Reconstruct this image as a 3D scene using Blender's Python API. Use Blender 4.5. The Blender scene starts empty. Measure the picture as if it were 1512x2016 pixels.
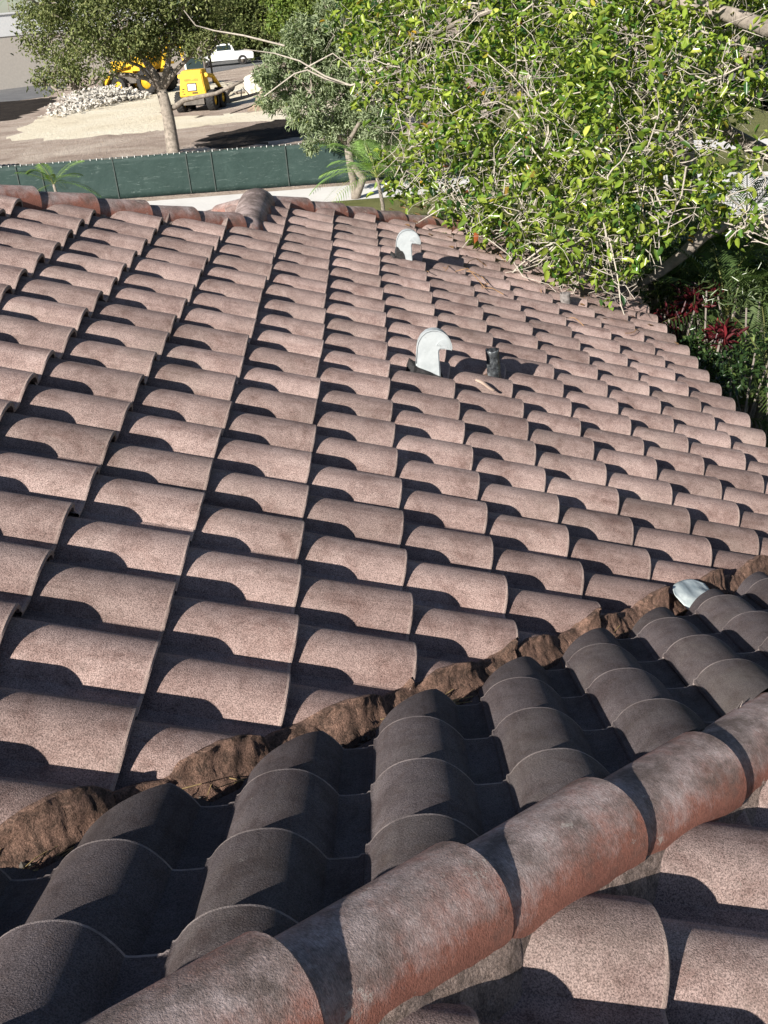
import bpy, bmesh, math, random
import numpy as np
from mathutils import Vector, Matrix
R_ = math.radians
scn = bpy.context.scene
# ------------------------------------------------------------------ camera
CAM = Vector((0.35378, -2.20850, 1.69756))
CR = ((0.99656357, -0.02416629, -0.07922781), (-0.08156924, -0.45266468, -0.88794208), (-0.01440537, 0.89135328, -0.45308036))
cam = bpy.data.objects.new("camera", bpy.data.cameras.new("camera"))
scn.collection.objects.link(cam)
cam.matrix_world = Matrix.Translation(CAM) @ Matrix((
    (CR[0][0], -CR[1][0], -CR[2][0]), (CR[0][1], -CR[1][1], -CR[2][1]), (CR[0][2], -CR[1][2], -CR[2][2]))).to_4x4()
cam.data.sensor_fit = 'HORIZONTAL'; cam.data.sensor_width = 36.0
cam.data.lens = 36.0 * 2040 / 1512
cam.data.clip_start = 0.05; cam.data.clip_end = 3000
scn.camera = cam
# ------------------------------------------------------------------ light
SUN_AZ, SUN_EL = R_(54.0), R_(28.0)          # direction the light travels (plan angle from +X) and its elevation
w = bpy.data.worlds.new("World"); scn.world = w; w.use_nodes = True
wn = w.node_tree; wn.nodes.clear()
sky = wn.nodes.new('ShaderNodeTexSky'); sky.sky_type = 'NISHITA'; sky.sun_disc = False
sky.sun_elevation = SUN_EL; sky.sun_rotation = math.atan2(-math.cos(SUN_AZ), -math.sin(SUN_AZ))
sky.air_density = 0.75; sky.dust_density = 0.4
bg = wn.nodes.new('ShaderNodeBackground'); bg.inputs['Strength'].default_value = 0.05
wo = wn.nodes.new('ShaderNodeOutputWorld')
wn.links.new(sky.outputs[0], bg.inputs[0]); wn.links.new(bg.outputs[0], wo.inputs[0])
sl = bpy.data.lights.new("sun", 'SUN'); sl.energy = 5.0; sl.angle = R_(0.5); sl.color = (1.0, 0.945, 0.865)
so = bpy.data.objects.new("sun", sl); scn.collection.objects.link(so)
TRAVEL = Vector((math.cos(SUN_AZ) * math.cos(SUN_EL), math.sin(SUN_AZ) * math.cos(SUN_EL), -math.sin(SUN_EL)))
so.rotation_euler = TRAVEL.to_track_quat('-Z', 'Y').to_euler(); so.location = (-8, -10, 12)
scn.view_settings.view_transform = 'Standard'; scn.view_settings.look = 'None'
scn.view_settings.exposure = 0.82; scn.view_settings.gamma = 1.0
scn.view_settings.use_curve_mapping = False

# ------------------------------------------------------------------ helpers
COL = scn.collection
GZ = -3.95                                    # ground level (roof valley origin is z = 0)

def tag(o, label=None, cat=None, group=None, kind=None):
    if label: o["label"] = label
    if cat: o["category"] = cat
    if group: o["group"] = group
    if kind: o["kind"] = kind
    return o

def empty(name, loc=(0, 0, 0), rz=0.0):
    o = bpy.data.objects.new(name, None); COL.objects.link(o)
    o.location = loc; o.rotation_euler = (0, 0, rz); o.empty_display_size = 0.2
    return o

def link(name, me, mat=None, parent=None, smooth=False):
    o = bpy.data.objects.new(name, me); COL.objects.link(o)
    if mat: me.materials.append(mat)
    if parent: o.parent = parent
    if smooth: me.polygons.foreach_set('use_smooth', [True] * len(me.polygons))
    return o

class MB:
    """collects shapes and links them as one mesh object"""
    def __init__(s): s.v = []; s.f = []
    def add(s, vs, fs):
        n = len(s.v); s.v.extend([tuple(p) for p in vs]); s.f.extend([tuple(i + n for i in f) for f in fs]); return s
    def box(s, c, d, m=None, taper=1.0, tx=None):
        x, y, z = d[0] / 2, d[1] / 2, d[2] / 2; tx = taper if tx is None else tx
        vs = [(-x, -y, -z), (x, -y, -z), (x, y, -z), (-x, y, -z), (-x * tx, -y * taper, z), (x * tx, -y * taper, z), (x * tx, y * taper, z), (-x * tx, y * taper, z)]
        m = m or Matrix.Identity(3)
        vs = [Vector(c) + m @ Vector(p) for p in vs]
        return s.add(vs, [(3, 2, 1, 0), (4, 5, 6, 7), (0, 1, 5, 4), (1, 2, 6, 5), (2, 3, 7, 6), (3, 0, 4, 7)])
    def tube(s, pts, r, n=6, caps=True):
        pts = [Vector(p) for p in pts]; rs = r if isinstance(r, (list, tuple)) else [r] * len(pts)
        vs = []; fs = []; prev = None
        for i, p in enumerate(pts):
            d = (pts[min(i + 1, len(pts) - 1)] - pts[max(i - 1, 0)])
            d = d.normalized() if d.length > 1e-9 else Vector((0, 0, 1))
            if prev is None: a = d.orthogonal().normalized()
            else:
                a = prev - d * prev.dot(d); a = a.normalized() if a.length > 1e-6 else d.orthogonal().normalized()
            prev = a; b = d.cross(a)
            for k in range(n):
                t = 2 * math.pi * k / n
                vs.append(p + (a * math.cos(t) + b * math.sin(t)) * rs[i])
        for i in range(len(pts) - 1):
            for k in range(n):
                k2 = (k + 1) % n
                fs.append((i * n + k, i * n + k2, (i + 1) * n + k2, (i + 1) * n + k))
        if caps:
            fs.append(tuple(range(n - 1, -1, -1))); fs.append(tuple((len(pts) - 1) * n + k for k in range(n)))
        return s.add(vs, fs)
    def prism(s, outline, y0, y1):
        """outline = (x, z) polygon, extruded along y"""
        n = len(outline)
        vs = [(x, y0, z) for x, z in outline] + [(x, y1, z) for x, z in outline]
        fs = [tuple(range(n)), tuple(range(2 * n - 1, n - 1, -1))] + [(i, i + n, (i + 1) % n + n, (i + 1) % n) for i in range(n)]
        return s.add(vs, fs)
    def lathe(s, prof, axis='X', n=20, c=(0, 0, 0)):
        vs = []; fs = []; m = len(prof)
        for k in range(n):
            t = 2 * math.pi * k / n
            for a, r in prof:
                p = (a, r * math.cos(t), r * math.sin(t)) if axis == 'X' else (r * math.cos(t), r * math.sin(t), a)
                vs.append((p[0] + c[0], p[1] + c[1], p[2] + c[2]))
        for k in range(n):
            k2 = (k + 1) % n
            for i in range(m - 1): fs.append((k * m + i, k * m + i + 1, k2 * m + i + 1, k2 * m + i))
        return s.add(vs, fs)
    def build(s, name, mat=None, parent=None, smooth=False):
        me = bpy.data.meshes.new(name); me.from_pydata(s.v, [], s.f); me.update()
        bm = bmesh.new(); bm.from_mesh(me); bmesh.ops.recalc_face_normals(bm, faces=bm.faces); bm.to_mesh(me); bm.free()
        return link(name, me, mat, parent, smooth)

def np_mesh(name, V, Q, cols=None, mat=None, parent=None, smooth=False):
    """V (n,3) verts, Q (m,4) quads, cols (n,3) per-vertex colours"""
    me = bpy.data.meshes.new(name)
    me.vertices.add(len(V)); me.vertices.foreach_set('co', np.ascontiguousarray(V, dtype=np.float32).ravel())
    me.loops.add(Q.size); me.loops.foreach_set('vertex_index', Q.astype(np.int32).ravel())
    me.polygons.add(len(Q)); me.polygons.foreach_set('loop_start', np.arange(0, Q.size, Q.shape[1], dtype=np.int32))
    me.update(calc_edges=True); me.validate()
    if cols is not None:
        a = me.attributes.new('Col', 'FLOAT_COLOR', 'POINT')
        a.data.foreach_set('color', np.c_[cols, np.ones(len(cols))].astype(np.float32).ravel())
    return link(name, me, mat, parent, smooth)

def px(u, v, dist):
    """world point seen at photo pixel (u, v) at a distance, used to survey where things stand"""
    a, b = (u - 756) / 2040, (v - 1008) / 2040
    d = Vector((CR[0][0] * a + CR[1][0] * b + CR[2][0], CR[0][1] * a + CR[1][1] * b + CR[2][1], CR[0][2] * a + CR[1][2] * b + CR[2][2])).normalized()
    return CAM + d * dist
def pxg(u, v, z=GZ):
    d = px(u, v, 1.0) - CAM
    return CAM + d * ((z - CAM.z) / d.z)
def pxY(u, v, Y):
    d = px(u, v, 1.0) - CAM
    return CAM + d * ((Y - CAM.y) / d.y)

# ------------------------------------------------------------------ materials
class Mat:
    def __init__(s, name, rough=0.85, spec=0.3):
        s.m = bpy.data.materials.new(name); s.m.use_nodes = True; s.t = s.m.node_tree
        s.b = s.t.nodes['Principled BSDF']; s.b.inputs['Roughness'].default_value = rough
        s.b.inputs['Specular IOR Level'].default_value = spec
        s.tc = None
    def n(s, typ, **k):
        x = s.t.nodes.new(typ)
        for a, v in k.items(): setattr(x, a, v)
        return x
    def l(s, a, b): s.t.links.new(a, b)
    def coord(s, which='Object'):
        if s.tc is None: s.tc = s.n('ShaderNodeTexCoord')
        return s.tc.outputs[which]
    def noise(s, scale, detail=4, rough=0.55, vec=None, dist=0.0):
        x = s.n('ShaderNodeTexNoise'); x.inputs['Scale'].default_value = scale; x.inputs['Detail'].default_value = detail
        x.inputs['Roughness'].default_value = rough; x.inputs['Distortion'].default_value = dist
        s.l(vec if vec is not None else s.coord(), x.inputs['Vector']); return x.outputs['Fac']
    def ramp(s, fac, stops):
        x = s.n('ShaderNodeValToRGB'); el = x.color_ramp.elements
        while len(el) < len(stops): el.new(0.5)
        for e, (p, c) in zip(el, stops):
            e.position = p; e.color = (*c, 1) if isinstance(c, (tuple, list)) else (c, c, c, 1)
        s.l(fac, x.inputs[0]); return x.outputs[0]
    def mix(s, fac, a, b, mode='MIX'):
        x = s.n('ShaderNodeMix'); x.data_type = 'RGBA'; x.blend_type = mode
        for i, v in ((0, fac), (6, a), (7, b)):
            if hasattr(v, 'links'): s.l(v, x.inputs[i])
            elif i == 0: x.inputs[0].default_value = v
            else: x.inputs[i].default_value = (*v, 1) if len(v) == 3 else v
        return x.outputs[2]
    def math(s, op, a, b=0.0):
        x = s.n('ShaderNodeMath'); x.operation = op
        for i, v in ((0, a), (1, b)):
            if hasattr(v, 'links'): s.l(v, x.inputs[i])
            else: x.inputs[i].default_value = v
        return x.outputs[0]
    def attr(s, name, out='Fac'):
        x = s.n('ShaderNodeAttribute'); x.attribute_name = name; return x.outputs[out]
    def color(s, c):
        if hasattr(c, 'links'): s.l(c, s.b.inputs['Base Color'])
        else: s.b.inputs['Base Color'].default_value = (*c, 1)
        return s
    def bump(s, h, strength=0.4, dist=0.003):
        x = s.n('ShaderNodeBump'); x.inputs['Strength'].default_value = strength; x.inputs['Distance'].default_value = dist
        s.l(h, x.inputs['Height']); s.l(x.outputs[0], s.b.inputs['Normal']); return s

def plain(name, c, rough=0.7, spec=0.3, metal=0.0, var=0.18, scale=6.0, bump=0.0, bs=40.0):
    m = Mat(name, rough, spec); m.b.inputs['Metallic'].default_value = metal
    f = m.noise(scale, 6, 0.65)
    m.color(m.ramp(f, [(0.3, tuple(x * (1 - var) for x in c)), (0.7, tuple(min(1, x * (1 + var)) for x in c))]))
    if bump: m.bump(m.noise(bs, 4), bump, 0.01)
    return m.m

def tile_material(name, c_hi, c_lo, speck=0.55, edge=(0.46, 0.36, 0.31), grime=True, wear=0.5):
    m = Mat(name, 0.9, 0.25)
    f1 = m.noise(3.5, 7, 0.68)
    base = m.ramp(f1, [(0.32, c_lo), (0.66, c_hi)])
    f2 = m.noise(310, 2, 0.8)
    base = m.mix(1.0, base, m.ramp(f2, [(0.36, 1 - speck), (0.60, 1.22)]), 'MULTIPLY')
    f4 = m.noise(34, 5, 0.7)
    base = m.mix(m.ramp(f4, [(0.52, 0.0), (0.75, 0.42)]), base, (0.105, 0.075, 0.062))
    f5 = m.noise(1.3, 5, 0.7, dist=0.6)
    base = m.mix(m.ramp(f5, [(0.5, 0.0), (0.72, 0.30)]), base, (0.17, 0.15, 0.12))
    # grime gathers toward the valley, where leaves and water lie longest
    if grime:
        sp = m.n('ShaderNodeSeparateXYZ'); m.l(m.coord(), sp.inputs[0])
        g = m.math('ADD', m.math('ABSOLUTE', m.math('ADD', m.math('SUBTRACT', sp.outputs['Y'], sp.outputs['X']), 0.21)), m.math('MULTIPLY', m.noise(1.1, 5, 0.7), 1.6))
        base = m.mix(m.ramp(m.math('MULTIPLY', g, 0.2), [(0.04, 0.55), (0.40, 0.0)]), base, m.mix(1.0, base, (0.62, 0.54, 0.52), 'MULTIPLY'))
    mp = m.n('ShaderNodeMapping'); mp.inputs['Scale'].default_value = (1.3, 15.0, 1.3) if grime else (15.0, 1.3, 1.3); m.l(m.coord(), mp.inputs['Vector'])
    base = m.mix(m.ramp(m.noise(1.0, 7, 0.72, mp.outputs[0]), [(0.50, 0.0), (0.68, 0.65)]), base, m.mix(1.0, base, (0.56, 0.50, 0.49), 'MULTIPLY'))
    soot = m.noise(6.5, 8, 0.8, dist=0.4)
    base = m.mix(m.ramp(soot, [(0.46, 0.0), (0.66, 0.75)]), base, m.mix(1.0, base, (0.50, 0.42, 0.40), 'MULTIPLY'))
    lich = m.noise(13, 6, 0.72)
    base = m.mix(m.ramp(lich, [(0.68, 0.0), (0.74, 0.35)]), base, (0.43, 0.40, 0.35))
    base = m.mix(m.math('MULTIPLY', m.attr('edge'), m.ramp(m.noise(25, 6, 0.7), [(0.3, 0.2 * wear), (0.6, wear)])), base, edge)
    t = m.n('ShaderNodeVectorMath'); t.operation = 'SCALE'; m.l(base, t.inputs[0]); m.l(m.attr('tint'), t.inputs['Scale'])
    m.color(t.outputs[0])
    m.bump(m.noise(330, 2, 0.7), 0.75, 0.0022)
    return m.m

M_TILE = tile_material("roof_tile", (0.435, 0.325, 0.292), (0.285, 0.205, 0.186), 0.64)
M_TILE_DARK = tile_material("roof_tile_shaded", (0.132, 0.110, 0.112), (0.082, 0.068, 0.070), 0.5, (0.34, 0.285, 0.265), False, 0.72)  # darker copy of the roof tile; the slope's grazing-light shade is in its colour

def cap_material():
    m = Mat("ridge_cap_clay", 0.85, 0.28)
    oi = m.n('ShaderNodeObjectInfo')
    v = m.n('ShaderNodeVectorMath'); v.operation = 'ADD'; m.l(m.coord(), v.inputs[0])
    sc = m.n('ShaderNodeVectorMath'); sc.operation = 'SCALE'; m.l(oi.outputs['Location'], sc.inputs[0]); sc.inputs['Scale'].default_value = 3.7
    m.l(sc.outputs[0], v.inputs[1]); vec = v.outputs[0]
    red = m.ramp(m.noise(9, 5, 0.6, vec), [(0.3, (0.25, 0.100, 0.073)), (0.7, (0.35, 0.150, 0.108))])
    pale = m.ramp(m.noise(12, 6, 0.7, vec), [(0.3, (0.36, 0.265, 0.24)), (0.68, (0.58, 0.475, 0.45))])
    sep = m.n('ShaderNodeSeparateXYZ'); m.l(m.coord(), sep.inputs[0])
    mp = m.n('ShaderNodeMapping'); mp.inputs['Scale'].default_value = (5.0, 1.0, 1.0); m.l(vec, mp.inputs['Vector'])
    wear = m.math('ADD', m.math('MULTIPLY', m.noise(11, 7, 0.75, vec), .6), m.math('MULTIPLY', m.noise(9, 7, 0.8, mp.outputs[0]), .4))
    # bare clay shows on the skirts and toward the lip, the grey bloom on the crown
    crown = m.math('ADD', m.math('MULTIPLY', sep.outputs['Z'], 7.0), m.math('MULTIPLY', sep.outputs['X'], -0.75))
    k = m.math('ADD', m.math('MULTIPLY', wear, 1.1), m.math('MULTIPLY', crown, 0.55))
    base = m.mix(m.ramp(k, [(0.60, 0.0), (0.88, 1.0)]), red, pale)
    dk = m.math('ADD', m.noise(7, 7, 0.75, vec), m.math('MULTIPLY', sep.outputs['Z'], 1.7))
    base = m.mix(m.ramp(dk, [(0.56, 0.0), (0.78, 0.88)]), base, (0.125, 0.095, 0.082))
    base = m.mix(1.0, base, m.ramp(m.noise(110, 4, 0.8, mp.outputs[0]), [(0.36, 0.55), (0.62, 1.22)]), 'MULTIPLY')
    wh = m.noise(16, 8, 0.75, vec)
    base = m.mix(m.ramp(wh, [(0.62, 0.0), (0.67, 0.6)]), base, (0.52, 0.47, 0.42))
    m.color(base); m.bump(m.noise(300, 2, 0.7, vec), 0.6, 0.002)
    return m.m
M_CAP = cap_material()

def mortar_material(name, a, b, dark):
    m = Mat(name, 0.95, 0.15)
    base = m.ramp(m.noise(9, 8, 0.7), [(0.28, a), (0.7, b)])
    base = m.mix(m.ramp(m.noise(22, 8, 0.78, dist=0.8), [(0.44, 0.0), (0.60, 0.85)]), base, dark)
    base = m.mix(1.0, base, m.ramp(m.noise(240, 3, 0.75), [(0.35, 0.5), (0.62, 1.2)]), 'MULTIPLY')
    m.color(base); h = m.math('ADD', m.noise(40, 8, 0.75), m.math('MULTIPLY', m.noise(260, 2, 0.7), 0.25))
    m.bump(h, 0.9, 0.012)
    return m.m
M_VMORT = mortar_material("valley_mortar", (0.19, 0.116, 0.086), (0.37, 0.225, 0.168), (0.07, 0.050, 0.040))
M_HMORT = mortar_material("hip_mortar", (0.30, 0.22, 0.185), (0.43, 0.33, 0.285), (0.14, 0.105, 0.088))
M_GRIT = plain("valley_grit", (0.085, 0.075, 0.065), 0.9, 0.2, var=0.6, scale=60)
M_DECK = plain("roof_felt", (0.03, 0.027, 0.027), 0.95, 0.1)
M_STUCCO = plain("stucco", (0.62, 0.56, 0.47), 0.9, 0.2, var=0.06, bump=0.3, bs=60)
M_FASCIA = plain("fascia_paint", (0.42, 0.33, 0.27), 0.6)

def leaf_material(name, rough=0.4, spec=0.45, trans=0.32, tint=(1.0, 1.15, 0.55)):
    m = Mat(name, rough, spec)
    c = m.attr('Col', 'Color'); m.l(c, m.b.inputs['Base Color'])
    tr = m.n('ShaderNodeBsdfTranslucent'); m.l(m.mix(1.0, c, tint, 'MULTIPLY'), tr.inputs['Color'])
    mx = m.n('ShaderNodeMixShader'); mx.inputs[0].default_value = trans
    m.l(m.b.outputs[0], mx.inputs[1]); m.l(tr.outputs[0], mx.inputs[2])
    m.l(mx.outputs[0], m.t.nodes['Material Output'].inputs['Surface'])
    return m.m
M_LEAF = leaf_material("leaf", 0.26, 0.6, 0.30, (1.0, 1.2, 0.45)); M_LEAF_DULL = leaf_material("leaf_dull", 0.6, 0.25, 0.3)
M_FROND = leaf_material("frond", 0.45, 0.4, 0.3)
M_RED = leaf_material("red_leaf", 0.35, 0.5, 0.3, (1.1, 0.6, 0.6))
M_TWIG = plain("pale_twig", (0.46, 0.41, 0.35), 0.9, 0.15, var=0.3, scale=30, bump=0.4, bs=120)
M_BARK = plain("grey_bark", (0.26, 0.225, 0.19), 0.95, 0.1, var=0.5, scale=9, bump=0.9, bs=24)
M_BARK_DK = plain("dark_bark", (0.19, 0.165, 0.145), 0.95, 0.1, var=0.5, scale=10, bump=0.9, bs=24)

# ------------------------------------------------------------------ roof geometry
TH = R_(22.6); CT, ST, TT = math.cos(TH), math.sin(TH), math.tan(TH)
WID = 0.29; EXP = 0.35775
BV = -0.21                                     # valley line in plan: Y = X + BV
HC = 1.44                                      # near hip in plan:  X - Y = HC
X2 = 1.05
H1, H2, XR = 5.66, 6.56, -0.55                 # far hips Y - X, and the short ridge x
BAR, HGT, LIFT, THK = 0.108, 0.067, 0.042, 0.018

def profile():
    """tile section, t measured from the crest (+t is the covered side edge), height above the pan"""
    P = [(BAR + 0.001, 0.010), (BAR, 0.016)]
    for k in range(1, 22):
        u = math.cos(math.pi * k / 22)
        if u >= 0: t = BAR * u; z = max(HGT * (1 - u ** 2.35) ** 0.66, 0.019)
        else: t = 0.112 * u; z = HGT * (1 - (-u) ** 2.3) ** 0.95
        P.append((t, max(z, 0.002)))
    P += [(-0.116, 0.0008), (-0.126, 0.0), (-0.150, 0.0), (-0.168, 0.0005), (-0.174, 0.005), (-0.190, 0.006)]
    return P
PROF = profile()
_pt = np.array([p[0] for p in PROF])[::-1]; _pz = np.array([p[1] for p in PROF])[::-1]

class Slope:
    def __init__(s, O, D, L, e, s0, w, t0):
        s.O, s.D, s.L = Vector(O), Vector(D), Vector(L); s.N = s.D.cross(s.L); s.e, s.s0, s.w, s.t0 = e, s0, w, t0
    def at(s, a, t, z=0.0): return s.O + s.D * a + s.L * t + s.N * z
    def height(s, p):
        """tile surface height over the deck at a world point"""
        q = Vector(p) - s.O; a, t = q.dot(s.D), q.dot(s.L)
        j = round((t - s.t0 + 0.045) / s.w); lt = t - s.t0 - j * s.w
        z = float(np.interp(lt, _pt, _pz))
        i = math.ceil((a - s.s0) / s.e); fr = (s.s0 + i * s.e - a) / s.e
        return z + LIFT * (1 - fr)
    def drop(s, x, y):
        """deck point of this slope below plan position (x, y)"""
        d = s.N.dot(s.O) ; z = (d - s.N.x * x - s.N.y * y) / s.N.z
        return Vector((x, y, z))

def tile_field(name, sl, ir, jr, clipsets, mat, parent, seed=1, skip=()):
    rnd = random.Random(seed); sets = []
    tiles = []
    for i in range(*ir):
        for j in range(*jr):
            rr = [rnd.uniform(-1, 1) for _ in range(5)]
            if (i, j) in skip: continue
            tiles.append((i, j, rr))
    bms = []
    for clips in clipsets:
        bm = bmesh.new(); lay = bm.faces.layers.float.new('tint'); edg = bm.faces.layers.float.new('edge'); np_ = len(PROF)
        for i, j, rr in tiles:
            tail = sl.s0 + i * sl.e; c = sl.at(tail - sl.e / 2, sl.t0 + j * sl.w)
            if any((c - Vector(co)).dot(Vector(no).normalized()) > 0.36 for co, no in clips): continue
            ds, dz, yaw, tl, tint = rr[0] * 0.008 + (0.016 if rr[0] * rr[1] > 0.72 else 0), rr[1] * 0.005, rr[2] * 0.020, rr[3] * 0.004, 1.0 + rr[4] * 0.20
            rows = []
            for (fr, dd) in ((1.16, 0), (0.5, 0), (0.030, 0), (0.013, 0), (0.0, 0.0045)):
                a = tail + ds - fr * sl.e; lift = LIFT * (1 - fr) + dz - dd
                rows.append([bm.verts.new(sl.at(a + yaw * t, sl.t0 + j * sl.w + t + tl + yaw * fr * sl.e, z + lift)) for t, z in PROF])
            # nose: end face going down, then the underside returning
            a = tail + ds
            rows.append([bm.verts.new(sl.at(a + yaw * t - 0.001, sl.t0 + j * sl.w + t + tl, z + LIFT + dz - THK)) for t, z in PROF])
            rows.append([bm.verts.new(sl.at(a + yaw * t - 0.07, sl.t0 + j * sl.w + t + tl, z + LIFT * 0.8 + dz - THK)) for t, z in PROF])
            for r in range(6):
                for k in range(np_ - 1):
                    f = bm.faces.new((rows[r][k], rows[r + 1][k], rows[r + 1][k + 1], rows[r][k + 1]))
                    f[lay] = tint; f[edg] = 1.0 if r in (2, 3, 4) else 0.0; f.smooth = r in (0, 1, 2, 3)
        for co, no in clips:
            bmesh.ops.bisect_plane(bm, geom=bm.verts[:] + bm.edges[:] + bm.faces[:], plane_co=co, plane_no=no, clear_outer=True)
        bms.append(bm)
    me = bpy.data.meshes.new(name)
    base = bms[0]
    for bm in bms[1:]:
        tmp = bpy.data.meshes.new("tmp"); bm.to_mesh(tmp); base.from_mesh(tmp); bpy.data.meshes.remove(tmp); bm.free()
    base.normal_update(); base.to_mesh(me); base.free()
    me.set_sharp_from_angle(angle=R_(38))
    return link(name, me, mat, parent)

S_M = Slope((0, 0, 0), (CT, 0, -ST), (0, 1, 0), EXP, 0.0, WID, 0.0)
S_1 = Slope((0, BV, 0), (0, CT, -ST), (-1, 0, 0), 0.322, -0.02, WID, -0.22 * WID)
HM, HK, HCA, HZ = 0.9663, 0.4681, 1.394, 0.533     # near hip cap axis: Y = HM X - HCA, Z = HZ - HK X
S_2 = Slope((X2, 0, 0), (CT, 0, -ST), (0, 1, 0), EXP, -0.06 * EXP, WID, 0.61 * WID)
S_F1 = Slope((0, H1, 0), (0, CT, -ST), (-1, 0, 0), EXP, 0.1, WID, 0.05)
S_F2 = Slope((0, H2, 0), (0, CT, -ST), (-1, 0, 0), EXP, 0.1, WID, 0.05)
S_W = Slope((2 * XR, 0, 0), (-CT, 0, -ST), (0, -1, 0), EXP, 0.0, WID, 0.0)

house = empty("tiled_house", (0, 0, GZ))
tag(house, "house seen from its roof of weathered brownish pink barrel tiles with red ridge caps", "house")
def hpart(o):
    o.parent = house; o.matrix_parent_inverse = Matrix.Translation((0, 0, -GZ)); return o
q2 = 2 ** 0.5
def cl(off, sign):      # keep side of the plan line Y - X = off ; sign +1 keeps Y-X > off
    return ((0, off, 0), (1, -1, 0) if sign > 0 else (-1, 1, 0))

main = hpart(tile_field("roof_slope", S_M, (-10, 9), (-9, 33), [
    [cl(BV + 0.048, 1), cl(H1 - 0.03, -1)],
    [cl(H1 - 0.03, 1), cl(H2 - 0.03, -1), ((XR + 0.03, 0, 0), (-1, 0, 0))]], M_TILE, None, 3,
    skip=()))
main["label"] = "large sunlit roof slope of pinkish brown barrel tiles"
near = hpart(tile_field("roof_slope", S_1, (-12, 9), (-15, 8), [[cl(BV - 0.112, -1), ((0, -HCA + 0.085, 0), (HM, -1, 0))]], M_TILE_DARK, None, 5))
near["label"] = "slope of barrel tiles between valley and near ridge, its shade painted in as dark grey"
s2 = hpart(tile_field("roof_slope", S_2, (-14, 7), (-16, 8), [[((0, -HCA - 0.105, 0), (-HM, 1, 0))]], M_TILE, None, 7))
hpart(tile_field("roof_slope", S_F1, (-4, 9), (1, 14), [[cl(H1 + 0.05, 1), ((XR, 0, 0), (1, 0, 0))]], M_TILE, None, 9))
hpart(tile_field("roof_slope", S_F2, (-1, 9), (-10, 14), [[cl(H2 + 0.05, 1), ((0, H2 + 2 * XR + 0.03, 0), (-1, -1, 0))]], M_TILE, None, 11))
hpart(tile_field("roof_slope", S_W, (-3, 6), (-27, -17), [[((XR, 0, 0), (1, 0, 0)), ((0, H2 + 2 * XR - 0.03, 0), (1, 1, 0))]], M_TILE, None, 13))

# felt deck under the tiles
dk = MB()
def poly(sl, pts, dz=-0.018):
    dk.add([sl.drop(x, y) + Vector((0, 0, dz)) for x, y in pts], [tuple(range(len(pts)))])
XE = 2.62
poly(S_M, [(-3.4, -3.4 + BV), (XE, XE + BV), (XE, XE + H2), (XR, XR + H2), (XR, XR + H1), (-3.4, -3.4 + H1)])
poly(S_1, [(-3.4, -3.4 + BV), (-3.4, -3.4 - HC), (XE + X2, XE + X2 - HC), (XE, XE + BV)])
poly(S_2, [(-3.4, -3.4 - HC), (-3.4, -7), (XE + X2, -7), (XE + X2, XE + X2 - HC)])
poly(S_F1, [(-3.4, -3.4 + H1), (XR, XR + H1), (XR, H1 + XE), (-3.4, H1 + XE)], -0.03)
poly(S_F2, [(XR, XR + H2), (XE, XE + H2), (2 * XR - XE, H2 + XE)], -0.03)
poly(S_W, [(XR, XR + H1), (XR, XR + H2), (2 * XR - XE, H2 + XE), (2 * XR - XE, XR + H1)], -0.03)
hpart(dk.build("roof_deck", M_DECK))

# ------------------------------------------------------------------ ridge caps
def cap_mesh():
    bm = bmesh.new(); n = 22; L = 0.455; rows = []
    st = [(0.0, 0.100, 0.0), (0.15, 0.103, 0.0), (0.30, 0.107, 0.0), (0.40, 0.110, 0.0), (L - 0.003, 0.112, 0.0), (L, 0.1095, 0.0),
          (L - 0.0005, 0.097, 0.0), (L - 0.12, 0.092, 0.0)]
    for x, r, z in st:
        ring = []
        for k in range(n + 1):
            a = R_(-12 + 204 * k / n)
            ring.append(bm.verts.new((x - 0.07, r * math.cos(a), r * 0.98 * math.sin(a) + z)))
        rows.append(ring)
    for r in range(len(rows) - 1):
        for k in range(n):
            f = bm.faces.new((rows[r][k], rows[r + 1][k], rows[r + 1][k + 1], rows[r][k + 1])); f.smooth = r in (0, 1, 2, 3)
    # side edges get the shell's thickness
    for k in (0, n):
        vin = [bm.verts.new((v.co.x, v.co.y * 0.86, v.co.z)) for v in (r[k] for r in rows[:5])]
        for a in range(4): bm.faces.new((rows[a][k], vin[a], vin[a + 1], rows[a + 1][k]))
    bmesh.ops.recalc_face_normals(bm, faces=bm.faces)
    me = bpy.data.meshes.new("ridge_cap"); bm.to_mesh(me); bm.free(); me.materials.append(M_CAP)
    me.set_sharp_from_angle(angle=R_(40)); return me
CAPME = cap_mesh()
capr = random.Random(4)
def cap_at(p, d, n, tilt=0.0, s=(1.02, 1.0, 1.0)):
    """one ridge cap: p is the base point under its upper end, d runs down the ridge"""
    d = Vector(d).normalized(); n = Vector(n); y = n.cross(d).normalized(); n = d.cross(y)
    o = bpy.data.objects.new("ridge_cap", CAPME); COL.objects.link(o)
    m = Matrix((d, y, n)).transposed()
    m = m @ Matrix.Rotation(R_(capr.uniform(-1.6, 1.6)), 3, 'Z') @ Matrix.Rotation(R_(2.3 + tilt + capr.uniform(-.5, .5)), 3, 'Y').inverted() @ Matrix.Rotation(R_(capr.uniform(-3, 3)), 3, 'X')
    o.parent = house
    o.matrix_world = Matrix.Translation(Vector(p)) @ m.to_4x4() @ Matrix.Diagonal((*s, 1.0))
    o.matrix_parent_inverse = Matrix.Translation((0, 0, -GZ))
    return o
ND = Vector((ST, ST, 2 * CT)).normalized()
def hip_run(fx, fy, t_ends, sl, up, d=(1, 1, -TT), n=ND):
    for t in t_ends:
        p = sl.drop(t + fx, t + fy) + n * up
        dn = Vector(d).normalized()
        cap_at(p - dn * 0.385, d, n, tilt=0)
hd = Vector((1, HM, -HK)).normalized()
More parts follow.
